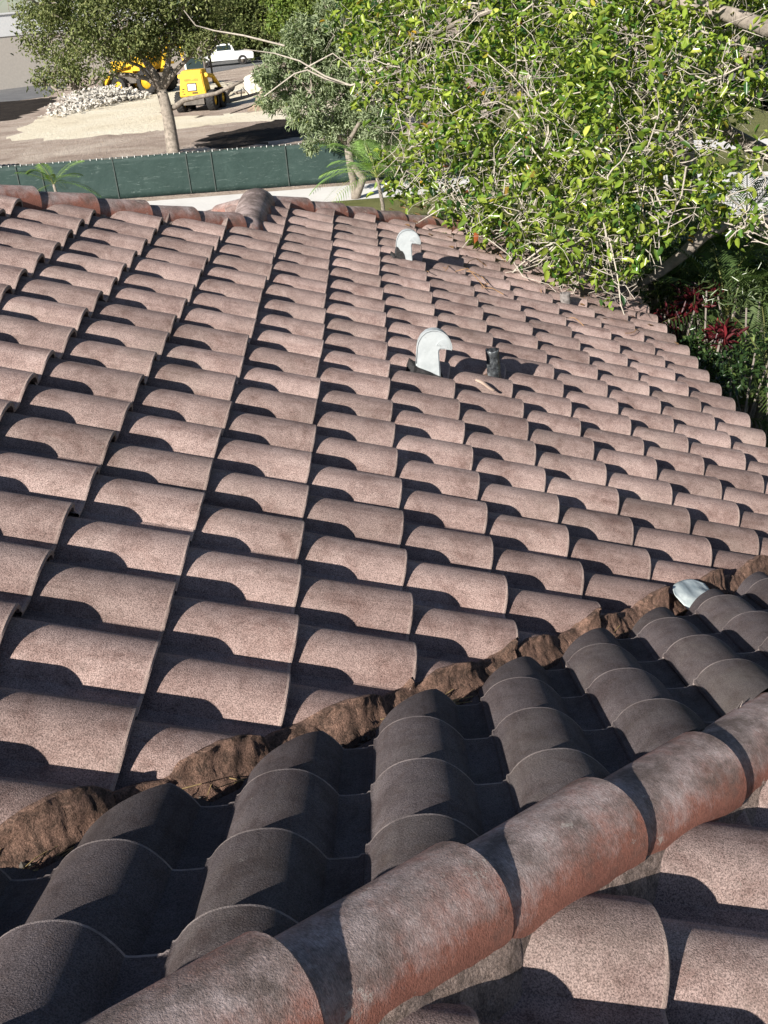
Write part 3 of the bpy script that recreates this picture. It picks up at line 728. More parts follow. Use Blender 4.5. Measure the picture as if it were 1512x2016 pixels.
# ---- the big glossy leaved tree over the roof edge
def big_tree():
    base = Vector((5.3, 12.2, GZ)); t = empty("tree", base)
    tag(t, "big glossy leaved tree with pale tangled twigs hanging over the tiled roof's edge", "tree")
    spec = [(735, 60, 13.5, .55), (800, 30, 13, .8), (900, 60, 12.5, .9), (1010, 30, 12, .9), (1120, 60, 12, .95), (1240, 40, 12, .95), (1370, 60, 11.6, .8), (1480, 90, 11.2, .75),
            (800, 140, 12, .62), (890, 170, 11.4, .8), (1010, 160, 11, .85), (1130, 180, 10.8, .85), (1260, 170, 10.6, .8), (1370, 190, 10.4, .62), (1500, 190, 10.8, .3),
            (880, 285, 10.6, .62), (960, 300, 10.2, .7), (1070, 300, 10, .8), (1190, 300, 9.8, .8), (1300, 300, 9.8, .62), (1490, 330, 10.3, .30),
            (800, 330, 10.9, .3), (890, 385, 10.0, .42), (980, 390, 9.6, .56), (1080, 400, 9.4, .64), (1190, 405, 9.2, .62), (1290, 390, 9.4, .45), (1430, 420, 9.7, .28),
            (940, 440, 9.5, .24), (1020, 460, 9.2, .36), (1110, 485, 9.0, .40), (1190, 490, 9.0, .40), (1215, 560, 8.9, .22), (1130, 540, 8.9, .20), (1490, 440, 9.6, .22),
            (900, -120, 12.6, 1.1), (1100, -130, 12.4, 1.2), (1300, -130, 12.2, 1.2), (1480, -90, 12, 1.1), (740, 180, 12.4, .30), (1255, 470, 9.1, .3)]
    blobs = [(tuple(px(u, v, d)), r) for u, v, d, r in spec]
    pal = [(5, (0.200, 0.290, 0.036)), (4, (0.080, 0.165, 0.028)), (5, (0.30, 0.375, 0.055)), (3.2, (0.028, 0.075, 0.022)), (2.0, (0.42, 0.45, 0.09)), (0.16, (0.50, 0.33, 0.03)), (0.10, (0.36, 0.10, 0.035))]
    roofz = lambda c: c[:, 2] > np.where((c[:, 0] < 2.9) & (c[:, 1] < 9.5), -c[:, 0] * TT + 0.14, -9)
    o, cs = foliage("crown", blobs, 142, 8, 0.090, 0.042, pal, M_LEAF, None, 5, spread=0.045, inner=0.25, above=roofz); to_local(o, t)
    rnd = random.Random(11); m = MB()
    # trunk and limbs
    fork = px(1330, 210, 12.6); tr = MB()
    tr.tube(wander(base, fork, rnd, 8, 0.03), taper(.24, .15, 9), 12)
    for (u, v, d, r0) in ((1512 + 60, 75, 11, .12), (1280, -40, 12.2, .11), (1180, 120, 11.4, .08), (1010, 150, 11.3, .07), (900, 120, 12, .055)):
        tr.tube(wander(fork, px(u, v, d), rnd, 7, 0.06), taper(r0, r0 * .5, 8), 8)
    tr.tube([px(1280, -5, 11.7), px(1350, 8, 11.3), px(1440, 30, 11.0), px(1530, 62, 10.8)], [.055, .065, .07, .075], 9)
    tr.tube([px(1262, 560, 10.3), px(1300, 535, 10.3), px(1345, 500, 10.3), px(1385, 462, 10.4), px(1430, 440, 10.5), px(1530, 432, 10.8), px(1600, 350, 11.4), fork], [.03, .05, .058, .065, .06, .06, .07, .09], 9)
    tr.tube([px(1000, 20, 11.6), px(960, 22, 11.6), px(900, 45, 11.8), px(850, 70, 12.2)], [.035, .035, .03, .02], 7)
    to_local(tr.build("trunk", M_BARK, None, True), t)
    # pale twigs
    for (c, r) in blobs:
        c = Vector(c); nn = int(10 + 26 * r)
        for k in range(nn):
            d = Vector((rnd.gauss(0, 1), rnd.gauss(0, 1), rnd.gauss(0, .8))).normalized()
            a = c + Vector((rnd.gauss(0, .35), rnd.gauss(0, .35), rnd.gauss(0, .3))) * r; b = c + d * r * rnd.uniform(.8, 1.25)
            r0 = rnd.choice((.0025, .003, .0035, .004, .005, .006, .009))
            pts = wander(a, b, rnd, 6, 0.16); m.tube(pts, taper(r0, r0 * .4, 7), 5, False)
            if rnd.random() < .6:
                q_ = pts[rnd.randint(2, 4)]; m.tube(wander(q_, q_ + Vector((rnd.gauss(0, 1), rnd.gauss(0, 1), rnd.gauss(0, 1))).normalized() * r * .6, rnd, 4, 0.2), taper(r0 * .6, r0 * .3, 5), 4, False)
    # long bare twigs seen in front
    hero = [([(1150, 470), (1110, 468), (1065, 490), (1020, 525), (985, 565), (955, 598)], 8.9, .011),
            ([(1188, 430), (1196, 480), (1200, 525), (1210, 560)], 8.9, .010), ([(1200, 470), (1215, 540), (1222, 600), (1240, 650), (1275, 690)], 8.9, .007),
            ([(1230, 330), (1200, 300), (1180, 290), (1190, 255), (1212, 185), (1200, 160)], 10.0, .02), ([(1180, 290), (1150, 300), (1100, 296), (1060, 290)], 10.0, .015),
            ([(1060, 300), (1035, 250), (1010, 215), (980, 200), (930, 208)], 10.4, .012), ([(1310, 160), (1345, 95), (1372, 60), (1395, 66)], 10.6, .022), ([(1330, 280), (1345, 200), (1360, 170), (1420, 150), (1460, 130)], 10.3, .014),
            ([(790, 95), (760, 130), (715, 162), (690, 168), (640, 155), (605, 138), (580, 145), (520, 190)], 12.6, .016), ([(690, 168), (640, 150), (590, 120), (540, 105), (480, 97)], 12.6, .012),
            ([(600, 135), (655, 105), (700, 140), (740, 135)], 12.7, .009), ([(560, 90), (480, 70), (420, 60), (385, 50), (362, 20)], 13.2, .012), ([(760, 130), (800, 100), (840, 72)], 12.3, .02),
            ([(1512, 470), (1450, 445), (1380, 425), (1330, 420), (1290, 440), (1255, 480)], 9.6, .008), ([(1420, 425), (1350, 400), (1300, 395), (1270, 370)], 9.7, .010),
            ([(1100, 480), (1060, 520), (1030, 530), (980, 540)], 8.9, .005), ([(870, 410), (820, 440), (770, 440), (745, 470)], 9.4, .006), ([(930, 430), (925, 470), (900, 500), (870, 560)], 9.2, .005),
            ([(960, 470), (1000, 500), (1030, 545), (1080, 560), (1130, 610)], 8.8, .005)]
    for pts, d, r0 in hero:
        d0 = d; P_ = []
        for i in range(len(pts) - 1):
            for f in (0, .5): 
                P_.append(px(pts[i][0] * (1 - f) + pts[i + 1][0] * f, pts[i][1] * (1 - f) + pts[i + 1][1] * f, d0 + 0.12 * noise3((i + f, r0 * 900, 0), .7, d)))
        P_.append(px(*pts[-1], d0)); m.tube(P_, taper(r0, r0 * .45, len(P_)), 6, False)
    to_local(m.build("twigs", M_TWIG, None, True), t)
big_tree()

def simple_tree(name, label, cat, base, top, r0, limbs, blobs, per, k, L, Wd, pal, lm, bark, seed, group=None, spread=.06, inner=.3):
    t = empty(name, base); tag(t, label, cat, group)
    o, c = foliage("crown", blobs, per, k, L, Wd, pal, lm, None, seed, spread, inner); to_local(o, t)
    rnd = random.Random(seed); m = MB()
    m.tube(wander(base, top, rnd, 7, 0.025), taper(r0, r0 * .72, 8), 12)
    for pts, a, b in limbs: m.tube(pts, taper(a, b, len(pts)), 8)
    for c_, r in blobs:
        st_ = min([Vector(top)] + [Vector(q_) for l_ in limbs for q_ in l_[0][1:]], key=lambda q_: (q_ - Vector(c_)).length)
        if r > 0.3: m.tube(wander(st_, c_, rnd, 5, 0.1), taper(r0 * .2, r0 * .08, 6), 6, False)
        for _ in range(5):
            d = Vector((rnd.gauss(0, 1), rnd.gauss(0, 1), rnd.gauss(0, 1))).normalized()
            m.tube(wander(c_, Vector(c_) + d * r, rnd, 4, .12), taper(r0 * .10, r0 * .04, 5), 5, False)
    to_local(m.build("trunk", bark, None, True), t)
    return t

def oak():
    D = 41.0; b = px(346, 306, 0) ; g = pxY(347, 330, 38.5); base = Vector((g.x, 38.5, GZ)); top = pxY(318, 178, 39.0)
    P = lambda u, v, y=39.0: pxY(u, v, y)
    bl = [(100, 70, 1.1), (150, 30, 1.3), (190, 95, 1.15), (235, 45, 1.3), (300, 15, 1.4), (360, 35, 1.15), (415, 30, .85), (120, 130, .75), (150, 155, .4), (90, 165, .32), (75, 160, .25),
          (395, 90, .5), (335, 85, .62), (270, 70, .75), (300, 110, .35), (365, 70, .5), (240, 105, .5), (430, 60, .6), (150, -50, 1.5), (260, -70, 1.6), (370, -60, 1.6), (85, 10, .9)]
    rr = random.Random(2)
    blobs = [(tuple(P(u, v, 39 + rr.uniform(-1.2, 1.2))), r) for u, v, r in bl]
    limbs = [([top, P(300, 140), P(275, 105), P(255, 80)], .17, .07), ([top, P(330, 130), P(335, 90), P(345, 60)], .14, .05), ([top, P(345, 140), P(375, 110), P(420, 98)], .12, .04),
             ([P(330, 215), P(345, 210), P(362, 197), P(395, 190), P(425, 184), P(455, 170), P(480, 158)], .11, .05),
             ([P(322, 180), P(290, 155), P(255, 147), P(225, 146), P(200, 147), P(188, 163), P(150, 175), P(112, 178)], .10, .035), ([P(300, 160), P(275, 130), P(245, 118), P(215, 112)], .08, .03)]
    pal = [(4, (0.19, 0.22, 0.08)), (4, (0.12, 0.15, 0.055)), (3, (0.28, 0.30, 0.13)), (1.5, (0.035, 0.06, 0.025)), (0.8, (0.25, 0.25, 0.11))]
    simple_tree("tree", "oak with a leaning grey trunk and dull green crown behind the green fence", "tree", base, top, .27, limbs, blobs, 165, 9, .14, .062, pal, M_LEAF_DULL, M_BARK, 21, spread=.13)
oak()

def silver_tree():
    Y = 29.6; P = lambda u, v, y=Y: pxY(u, v, y); g = P(700, 400); base = Vector((g.x, Y, GZ)); top = P(683, 285)
    bl = [(600, 75, .62), (560, 130, .62), (540, 190, .5), (620, 150, .75), (680, 70, .6), (690, 130, .7), (740, 110, .5), (600, 220, .6), (670, 200, .7), (735, 190, .62), (690, 250, .5), (735, 245, .42), (650, 265, .30), (610, 285, .25), (700, 285, .33), (770, 270, .3), (650, 30, .4), (520, 150, .3)]
    rr = random.Random(5); blobs = [(tuple(P(u, v, Y + rr.uniform(-.8, .8))), r) for u, v, r in bl]
    pal = [(4, (0.30, 0.355, 0.215)), (4, (0.22, 0.275, 0.15)), (3, (0.40, 0.45, 0.29)), (1.2, (0.09, 0.13, 0.06)), (.5, (0.30, 0.34, 0.11))]
    limbs = [([base, P(715, 350), P(690, 320), top], .13, .11), ([top, P(650, 250), P(610, 180)], .07, .03), ([top, P(720, 220), P(740, 150)], .07, .03)]
    simple_tree("tree", "loose silvery grey green tree standing in front of the green fence's right end", "tree", base, top, .12, limbs, blobs, 560, 9, .15, .036, pal, M_LEAF_DULL, M_BARK, 31, spread=.05)
silver_tree()

# ---- trees far behind the building lot
def far_trees():
    lab = ["bright yellow green bushy tree at the back of the building lot", "olive green tree beyond the parked truck", "dark green tree behind the oak's crown", "yellow green tree right of the silvery tree's top", "rounded green tree farthest right behind the big tree",
           "pale green tree behind the big glossy tree's left side", "tall green tree behind the big glossy tree's middle", "low green bush at the edge of the cleared lot"]
    sp = [(560, 30, 96, 3.6, 0), (490, 25, 112, 4.0, 1), (400, 10, 118, 4.0, 2), (680, 15, 90, 3.6, 3), (1400, 40, 62, 3.4, 2), (790, 60, 80, 3.6, 1), (1050, 60, 70, 3.8, 0), (640, 95, 84, 1.6, 1)]
    pals = [[(4, (0.17, 0.24, 0.05)), (3, (0.23, 0.29, 0.07)), (2, (0.10, 0.16, 0.04))], [(4, (0.12, 0.15, 0.05)), (3, (0.18, 0.20, 0.075)), (2, (0.06, 0.085, 0.03))], [(4, (0.06, 0.085, 0.032)), (3, (0.09, 0.12, 0.045)), (2, (0.035, 0.05, 0.02))],
            [(4, (0.16, 0.22, 0.05)), (3, (0.21, 0.26, 0.07)), (2, (0.08, 0.12, 0.035))]]
    for i, (u, v, d, r, p) in enumerate(sp):
        c = px(u, v, d); base = Vector((c.x, c.y, GZ)); rr = random.Random(i + 40); blobs = []
        for k in range(11):
            q = rr.uniform(0, 6.28); h = rr.uniform(0.12, 1.45)
            blobs.append((tuple(Vector((c.x + r * .85 * math.cos(q) * rr.uniform(.3, 1), c.y + r * .6 * math.sin(q), GZ + (c.z - GZ + r * .6) * h * .8))), r * rr.uniform(.30, .5)))
        simple_tree("tree", lab[i], "tree", base, Vector((c.x, c.y, GZ + 2.2)), .2, [], blobs, 60, 10, .34, .17, pals[p], M_LEAF_DULL, M_BARK_DK, 60 + i, "trees behind the building lot", spread=.22)
far_trees()

# ---- palms
def frond(mb_v, base, d, L, rnd, nl=26, wl=.32, droop=.55, width=.018):
    """rachis with paired leaflets, appended to (V, Q, C) lists"""
    V, Q, C = mb_v; d = Vector(d).normalized(); side = d.cross(Vector((0, 0, 1))).normalized(); up = side.cross(d)
    pts = []
    for i in range(nl + 1):
        f = i / nl; pts.append(Vector(base) + d * L * f - Vector((0, 0, 1)) * droop * L * f * f)
    for i in range(nl):                      # rachis ribbon
        a, b = pts[i], pts[i + 1]; w_ = .010 * (1 - .7 * i / nl)
        n = len(V); V += [a - side * w_, a + side * w_, b + side * w_, b - side * w_]; Q.append((n, n + 1, n + 2, n + 3)); C += [(0.24, 0.25, 0.09)] * 4
    base_c = rnd.choice(((.10, .16, .045), (.13, .20, .055), (.075, .125, .038)))
    for i in range(3, nl + 1):
        f = i / nl; tn = (pts[i] - pts[i - 1]).normalized(); ll = wl * math.sin(math.pi * (0.12 + .82 * f)) ** .7 * rnd.uniform(.85, 1.1)
        for s in (-1, 1):
            dr = (tn * .75 + side * s * .8 + up * .22 + Vector((0, 0, -.12))).normalized(); p = pts[i]; w_ = width * .5
            e = dr.cross(up).normalized(); m_ = p + dr * ll * .55 + up * .01; t_ = p + dr * ll - Vector((0, 0, ll * .22))
            n = len(V); V += [p, m_ - e * w_, t_, m_ + e * w_]; Q.append((n, n + 1, n + 2, n + 3))
            k = rnd.uniform(.75, 1.3); C += [tuple(x * k for x in base_c)] * 4
def palm(name, label, base, h, n, L, seed, group=None, stems=1, tint=1.0, spread=.0, bark=None):
    t = empty(name, base); tag(t, label, "palm", group); rnd = random.Random(seed); V, Q, C = [], [], []; m = MB()
    for s in range(stems):
        b = Vector(base) + Vector((rnd.gauss(0, spread), rnd.gauss(0, spread), 0)); hh = h * rnd.uniform(.75, 1.1) if stems > 1 else h
        top = b + Vector((rnd.gauss(0, .12) * hh, rnd.gauss(0, .12) * hh, hh)); m.tube(wander(b, top, rnd, 5, .03), taper(.06, .035, 6), 8)
        for k in range(n):
            q = 2 * math.pi * (k + rnd.uniform(-.3, .3)) / n; el = rnd.uniform(.05, 1.15)
            frond((V, Q, C), top, (math.cos(q) * math.cos(el), math.sin(q) * math.cos(el), math.sin(el)), L * rnd.uniform(.75, 1.1), rnd, droop=rnd.uniform(.25, .6) , wl=L * .26)
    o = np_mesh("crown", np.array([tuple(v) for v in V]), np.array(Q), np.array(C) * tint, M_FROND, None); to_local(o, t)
    to_local(m.build("trunk", bark or M_BARK, None, True), t)
gp = "garden palms below the eave"
g = Vector((-6.9, 24.0, GZ)); g2 = pxY(115, 352, 24.0)
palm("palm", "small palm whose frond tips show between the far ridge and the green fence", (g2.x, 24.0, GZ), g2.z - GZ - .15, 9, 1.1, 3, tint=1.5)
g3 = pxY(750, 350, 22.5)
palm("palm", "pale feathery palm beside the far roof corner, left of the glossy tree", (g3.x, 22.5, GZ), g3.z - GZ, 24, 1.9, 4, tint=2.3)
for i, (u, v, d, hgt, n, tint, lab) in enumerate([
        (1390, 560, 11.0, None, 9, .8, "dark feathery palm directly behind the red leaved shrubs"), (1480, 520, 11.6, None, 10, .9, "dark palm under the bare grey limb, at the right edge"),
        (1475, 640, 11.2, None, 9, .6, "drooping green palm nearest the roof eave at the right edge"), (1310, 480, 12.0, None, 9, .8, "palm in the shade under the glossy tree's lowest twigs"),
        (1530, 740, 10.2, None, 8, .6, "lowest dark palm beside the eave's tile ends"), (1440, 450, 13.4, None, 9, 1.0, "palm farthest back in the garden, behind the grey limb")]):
    c = px(u, v, d); palm("palm", lab, (c.x, c.y, GZ), max(.5, c.z - GZ), n + 2, 1.15, 70 + i, gp, stems=4, tint=tint, spread=.4, bark=M_BARK_DK)  # low tints dim the fronds, painting in the shade of the garden
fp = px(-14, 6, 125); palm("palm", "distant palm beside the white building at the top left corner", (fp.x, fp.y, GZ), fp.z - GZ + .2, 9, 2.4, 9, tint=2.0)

def red_shrub(u, v, d, r, seed, label):
    c = px(u, v, d); t = empty("red_shrub", (c.x, c.y, GZ)); tag(t, label, "shrub", "red leaved garden shrubs")
    pal = [(4, (0.085, 0.010, 0.015)), (2, (0.15, 0.017, 0.022)), (5, (0.030, 0.008, 0.010)), (.5, (0.30, 0.05, 0.05))]  # reds kept dark so the garden's shade is painted into the leaves
    rr = random.Random(seed); blobs = [(tuple(c + Vector((rr.gauss(0, r * .5), rr.gauss(0, r * .5), rr.gauss(0, r * .3)))), r * .62) for _ in range(5)]
    o, cs = foliage("leaves", blobs, 330, 8, .105, .026, pal, M_RED, None, seed, spread=.03, inner=.2, up=.5); to_local(o, t)
    m = MB()
    for b, q in blobs: m.tube(wander((c.x + rr.gauss(0, .1), c.y + rr.gauss(0, .1), GZ), b, rr, 4, .04), taper(.018, .01, 5), 6)
    to_local(m.build("stems", M_BARK_DK, None, True), t)
red_shrub(1372, 585, 10.2, .20, 1, "red leaved shrub in front of the dark palms, tallest of three")
red_shrub(1322, 612, 10.0, .17, 2, "red leaved shrub touching the eave's tile ends, under the tree")
red_shrub(1408, 660, 9.6, .11, 3, "small pinkish red shrub lowest among the dark green plants")
def green_shrub(u, v, d, r, seed, label, pal, L=.09, Wd=.04, per=150):
    c = px(u, v, d); t = empty("shrub", (c.x, c.y, GZ)); tag(t, label, "shrub", "green garden shrubs")
    rr = random.Random(seed); blobs = [(tuple(c + Vector((rr.gauss(0, r * .55), rr.gauss(0, r * .55), rr.gauss(0, r * .35)))), r * .55) for _ in range(7)]
    o, cs = foliage("leaves", blobs, per, 8, L, Wd, pal, M_LEAF, None, seed, spread=.04, inner=.2, up=.3); to_local(o, t)
    m = MB()
    for b, q in blobs: m.tube(wander((c.x, c.y, GZ), b, rr, 4, .05), taper(.02, .008, 5), 6)
    to_local(m.build("stems", M_BARK_DK, None, True), t)
pg_ = [(4, (0.030, 0.060, 0.020)), (3, (0.050, 0.088, 0.026)), (3, (0.016, 0.034, 0.014)), (.6, (0.13, 0.18, 0.05))]  # greens darkened, putting the shade beside the eave into the leaf colour
green_shrub(1392, 700, 9.5, .26, 11, "leafy green shrub just below the lowest red shrub", pg_, .065, .03, 260)
green_shrub(1470, 735, 9.2, .30, 12, "dark leafy shrub beyond the eave near the right edge", pg_, .065, .03, 260)
green_shrub(1485, 590, 10.0, .42, 13, "wispy grey green shrub at the right edge below the bare limb", [(4, (0.08, 0.115, 0.045)), (3, (0.12, 0.16, 0.06)), (2, (0.04, 0.065, 0.025))], .11, .016, 120)
green_shrub(1290, 570, 11.6, .5, 14, "dark shrub in the deep shade behind the leftmost red shrub", pg_, .07, .03, 200)

# ------------------------------------------------------------------ ground
def ground_mat(name, stops, sc=.35, bump=.6, bs=6, fine=14.0):
    m = Mat(name, .95, .1)
    f = m.math('ADD', m.math('MULTIPLY', m.noise(sc, 8, .68, dist=.5), .65), m.math('MULTIPLY', m.noise(fine, 5, .7), .35))
    m.color(m.ramp(f, stops)); m.bump(m.noise(bs, 8, .7), bump, .25); return m.m
M_DIRT = ground_mat("bare_dirt", [(.30, (.17, .125, .10)), (.48, (.42, .335, .275)), (.66, (.64, .56, .47))])
M_SAND = ground_mat("pale_sand", [(.30, (.52, .43, .31)), (.46, (.74, .66, .50)), (.7, (.82, .77, .64))], .25, .5, 4)
M_MULCH = ground_mat("black_mulch", [(.35, (.02, .017, .015)), (.6, (.055, .045, .038)), (.75, (.15, .11, .08))], .8, 1.0, 5)
M_LAWN = ground_mat("dry_lawn", [(.30, (.075, .085, .03)), (.5, (.165, .17, .065)), (.7, (.27, .25, .12))], .5, .5, 20, 30)
M_PAVE = ground_mat("pale_concrete", [(.3, (.60, .58, .55)), (.7, (.78, .76, .73))], .8, .1, 30)
M_ASPH = ground_mat("grey_asphalt", [(.3, (.12, .12, .125)), (.7, (.22, .22, .22))], .6, .2, 30)
M_GARD = ground_mat("garden_soil", [(.3, (.025, .022, .016)), (.7, (.07, .055, .038))], 1.5, .6, 12)
def sheet(name, pts, z, mat, jit=0.0, seed=0, n=8):
    rr = random.Random(seed); out = []
    for i in range(len(pts)):
        a, b = Vector(pts[i]), Vector(pts[(i + 1) % len(pts)])
        for k in range(n): 
            p = a.lerp(b, k / n); out.append(p + Vector((rr.gauss(0, 1), rr.gauss(0, 1))) * jit)
    bm = bmesh.new(); bm.faces.new([bm.verts.new((p.x, p.y, z)) for p in out]); bmesh.ops.triangulate(bm, faces=bm.faces[:])
    bmesh.ops.recalc_face_normals(bm, faces=bm.faces)
    for f in bm.faces:
        if f.normal.z < 0: f.normal_flip()
    me = bpy.data.meshes.new(name); bm.to_mesh(me); bm.free()
    return tag(link(name, me, mat), kind="structure")
G2 = lambda u, v: tuple(pxg(u, v).xy)
sheet("ground", [(-900, -300), (900, -300), (900, 1500), (-900, 1500)], GZ, M_DIRT)
sheet("lawn", [(-60, -40), (60, -40), (60, 29.5), (16, 29.5), (16, 60), (9, 60), (6, 46), (.9, 43), (.9, 31.9), (-60, 32.6)], GZ + .004, M_LAWN)
sheet("garden_bed", [(2.2, -4), (9, -4), (9.5, 19), (6, 19), (2.2, 12.5)], GZ + .008, M_GARD, .15, 2)
sheet("sand", [G2(*p) for p in [(10, 275), (60, 240), (110, 222), (200, 200), (262, 188), (330, 165), (430, 160), (520, 172), (560, 200), (660, 207), (668, 226), (560, 236), (470, 240), (330, 256), (230, 266), (120, 276)]], GZ + .004, M_SAND, .35, 4)
sheet("dirt_track", [G2(*p) for p in [(300, 222), (380, 208), (520, 203), (560, 214), (460, 224), (380, 232)]], GZ + .008, M_DIRT, .3, 5)
sheet("mulch", [G2(*p) for p in [(385, 288), (430, 262), (520, 240), (640, 226), (700, 235), (660, 256), (560, 275), (470, 293)]], GZ + .004, M_MULCH, .3, 6)
sheet("dark_soil", [G2(*p) for p in [(-60, 250), (-60, 205), (60, 196), (118, 190), (80, 215), (30, 235)]], GZ + .004, M_MULCH, .25, 7)
sheet("grey_slab", [G2(*p) for p in [(-60, 205), (-60, 184), (70, 168), (140, 148), (130, 172), (95, 190), (40, 198)]], GZ + .008, M_ASPH, .1, 8)
sheet("pavement", [(-14, 32.6), (3.5, 31.85), (3.5, 29.3), (-14, 29.9)], GZ + .012, M_PAVE)
sheet("road", [G2(*p) for p in [(380, 150), (560, 118), (700, 95), (700, 70), (380, 118)]], GZ + .012, M_ASPH, .1, 9)
sheet("road", [(.5, 58), (22, 52), (22, 57), (.5, 63)], GZ + .008, M_ASPH, .05, 10)
sheet("path", [(10.9, 33.0), (13.4, 32.0), (14.0, 33.9), (11.4, 35.1)], GZ + .016, M_PAVE, .03, 11)
sheet("driveway", [(7.4, 24), (10.5, 22.4), (12.5, 28.0), (8.7, 29.2)], GZ + .016, M_PAVE, .05, 12)

# ------------------------------------------------------------------ fence
def fence():
    t = empty("screen_fence", (-6, 32.95, GZ)); tag(t, "long low construction fence covered with dark green mesh screen", "fence")
    M_SCR = Mat("green_screen", .7, .3); f = M_SCR.noise(.9, 8, .7, dist=1.2)
    base = M_SCR.ramp(f, [(.3, (.014, .033, .029)), (.6, (.022, .045, .040)), (.78, (.038, .066, .059))])
    mp = M_SCR.n('ShaderNodeMapping'); mp.inputs['Scale'].default_value = (1.2, 1, 7); M_SCR.l(M_SCR.coord(), mp.inputs['Vector'])
    sc = M_SCR.noise(2.2, 8, .78, mp.outputs[0], dist=1.0)
    M_SCR.color(M_SCR.mix(M_SCR.ramp(sc, [(.57, 0.0), (.72, .55)]), base, (.23, .29, .27))); M_SCR.bump(M_SCR.noise(3, 4), .5, .05); M_SCR = M_SCR.m
    M_POST = plain("fence_post", (.05, .065, .06), .5, .4); x0, x1 = -17.0, .75; yl = lambda x: 33.15 - .075 * (x + 7.08)
    H = 1.30; n = 300; bm = bmesh.new(); rows = []
    for i in range(n + 1):
        x = x0 + (x1 - x0) * i / n; r = []
        for k in range(9):
            z = .03 + (H - .03) * k / 8; r.append(bm.verts.new((x + 6, yl(x) - 32.95 - .035 + .022 * noise3((x, z, 0), 1.1, 3) + .010 * noise3((x, z, 0), 3.3, 6), z - .02 * math.sin((x + .6) / 2.9 * math.pi) ** 2 * (k == 8))))
        rows.append(r)
    for i in range(n):
        for k in range(8): bm.faces.new((rows[i][k], rows[i + 1][k], rows[i + 1][k + 1], rows[i][k + 1])).smooth = True
    me = bpy.data.meshes.new("mesh_screen"); bm.to_mesh(me); bm.free(); o = link("mesh_screen", me, M_SCR, t)
    sd = o.modifiers.new("thickness", 'SOLIDIFY'); sd.thickness = .006
    x = x0 + .1; k = 0
    while x < x1:
        p = MB(); p.tube([(x + 6, yl(x) - 32.95 + .03, -.1), (x + 6, yl(x) - 32.95 + .03, H + .03)], .024, 8); p.build("post", M_POST, t, True)
        s = MB(); s.box((x + 6, yl(x) - 32.95 - .062, H / 2), (.03, .012, H - .06)); s.build("seam", M_POST, t)
        x += 2.42 if k % 3 else .82; k += 1
    r = MB(); r.tube([(x0 + 6, yl(x0) - 32.95, H), (x1 + 6, yl(x1) - 32.95, H)], .017, 6); r.build("top_rail", M_POST, t, True)
    rr = random.Random(1); x = x0; M_TIE = plain("white_tie", (.62, .64, .62), .6)
    while x < x1:
        ti = MB(); ti.box((x + 6, yl(x) - 32.95 - .035, H + .005), (.02, .045, rr.uniform(.03, .07))); ti.build("tie", M_TIE, t); x += rr.uniform(.15, .27)
fence()

# ------------------------------------------------------------------ building lot things
M_YEL = plain("machine_yellow", (.70, .42, .025), .6, .35, var=.36, scale=5, bump=.2, bs=8)
M_BLK = plain("rubber", (.035, .034, .034), .85, .2, var=.4, scale=8, bump=.4)
M_STEEL = plain("dusty_steel", (.12, .105, .09), .7, .4, var=.4, scale=5)
M_WHITE = plain("white_paint", (.74, .75, .75), .45, .4, var=.05)
M_GLASS = Mat("dark_glass", .08, .6).color((.02, .035, .04)).m
M_OLIVE = plain("cab_green", (.03, .07, .055), .3, .5)
M_DARKMARK = plain("dark_marking", (.03, .03, .03), .6)

def tyre(name, c, r, wd, parent, rim=None, tilt=0.0):
    m = MB(); m.lathe([(-wd / 2, r * .55), (-wd / 2, r * .86), (-wd * .4, r * .97), (wd * .4, r * .97), (wd / 2, r * .86), (wd / 2, r * .55)], 'X', 30)
    for k in range(22):
        q = 2 * math.pi * k / 22
        for s in (-1, 1):
            rot = Matrix.Rotation(q + s * .07, 3, 'X') @ Matrix.Rotation(s * .5, 3, 'Z')
            cc = Matrix.Rotation(q + s * .07, 3, 'X') @ Vector((s * wd * .24, 0, r * .985)); m.box(cc, (wd * .5, r * .11, r * .07), rot)
    o = m.build(name, M_BLK, parent); o.location = c
    g = MB(); g.lathe([(-wd * .46, .01), (-wd * .46, r * .18), (-wd * .30, r * .24), (-wd * .34, r * .56), (wd * .34, r * .56), (wd * .30, r * .24), (wd * .46, r * .18), (wd * .46, .01)], 'X', 20)
    g.build("rim", rim or M_YEL, o, True); return o

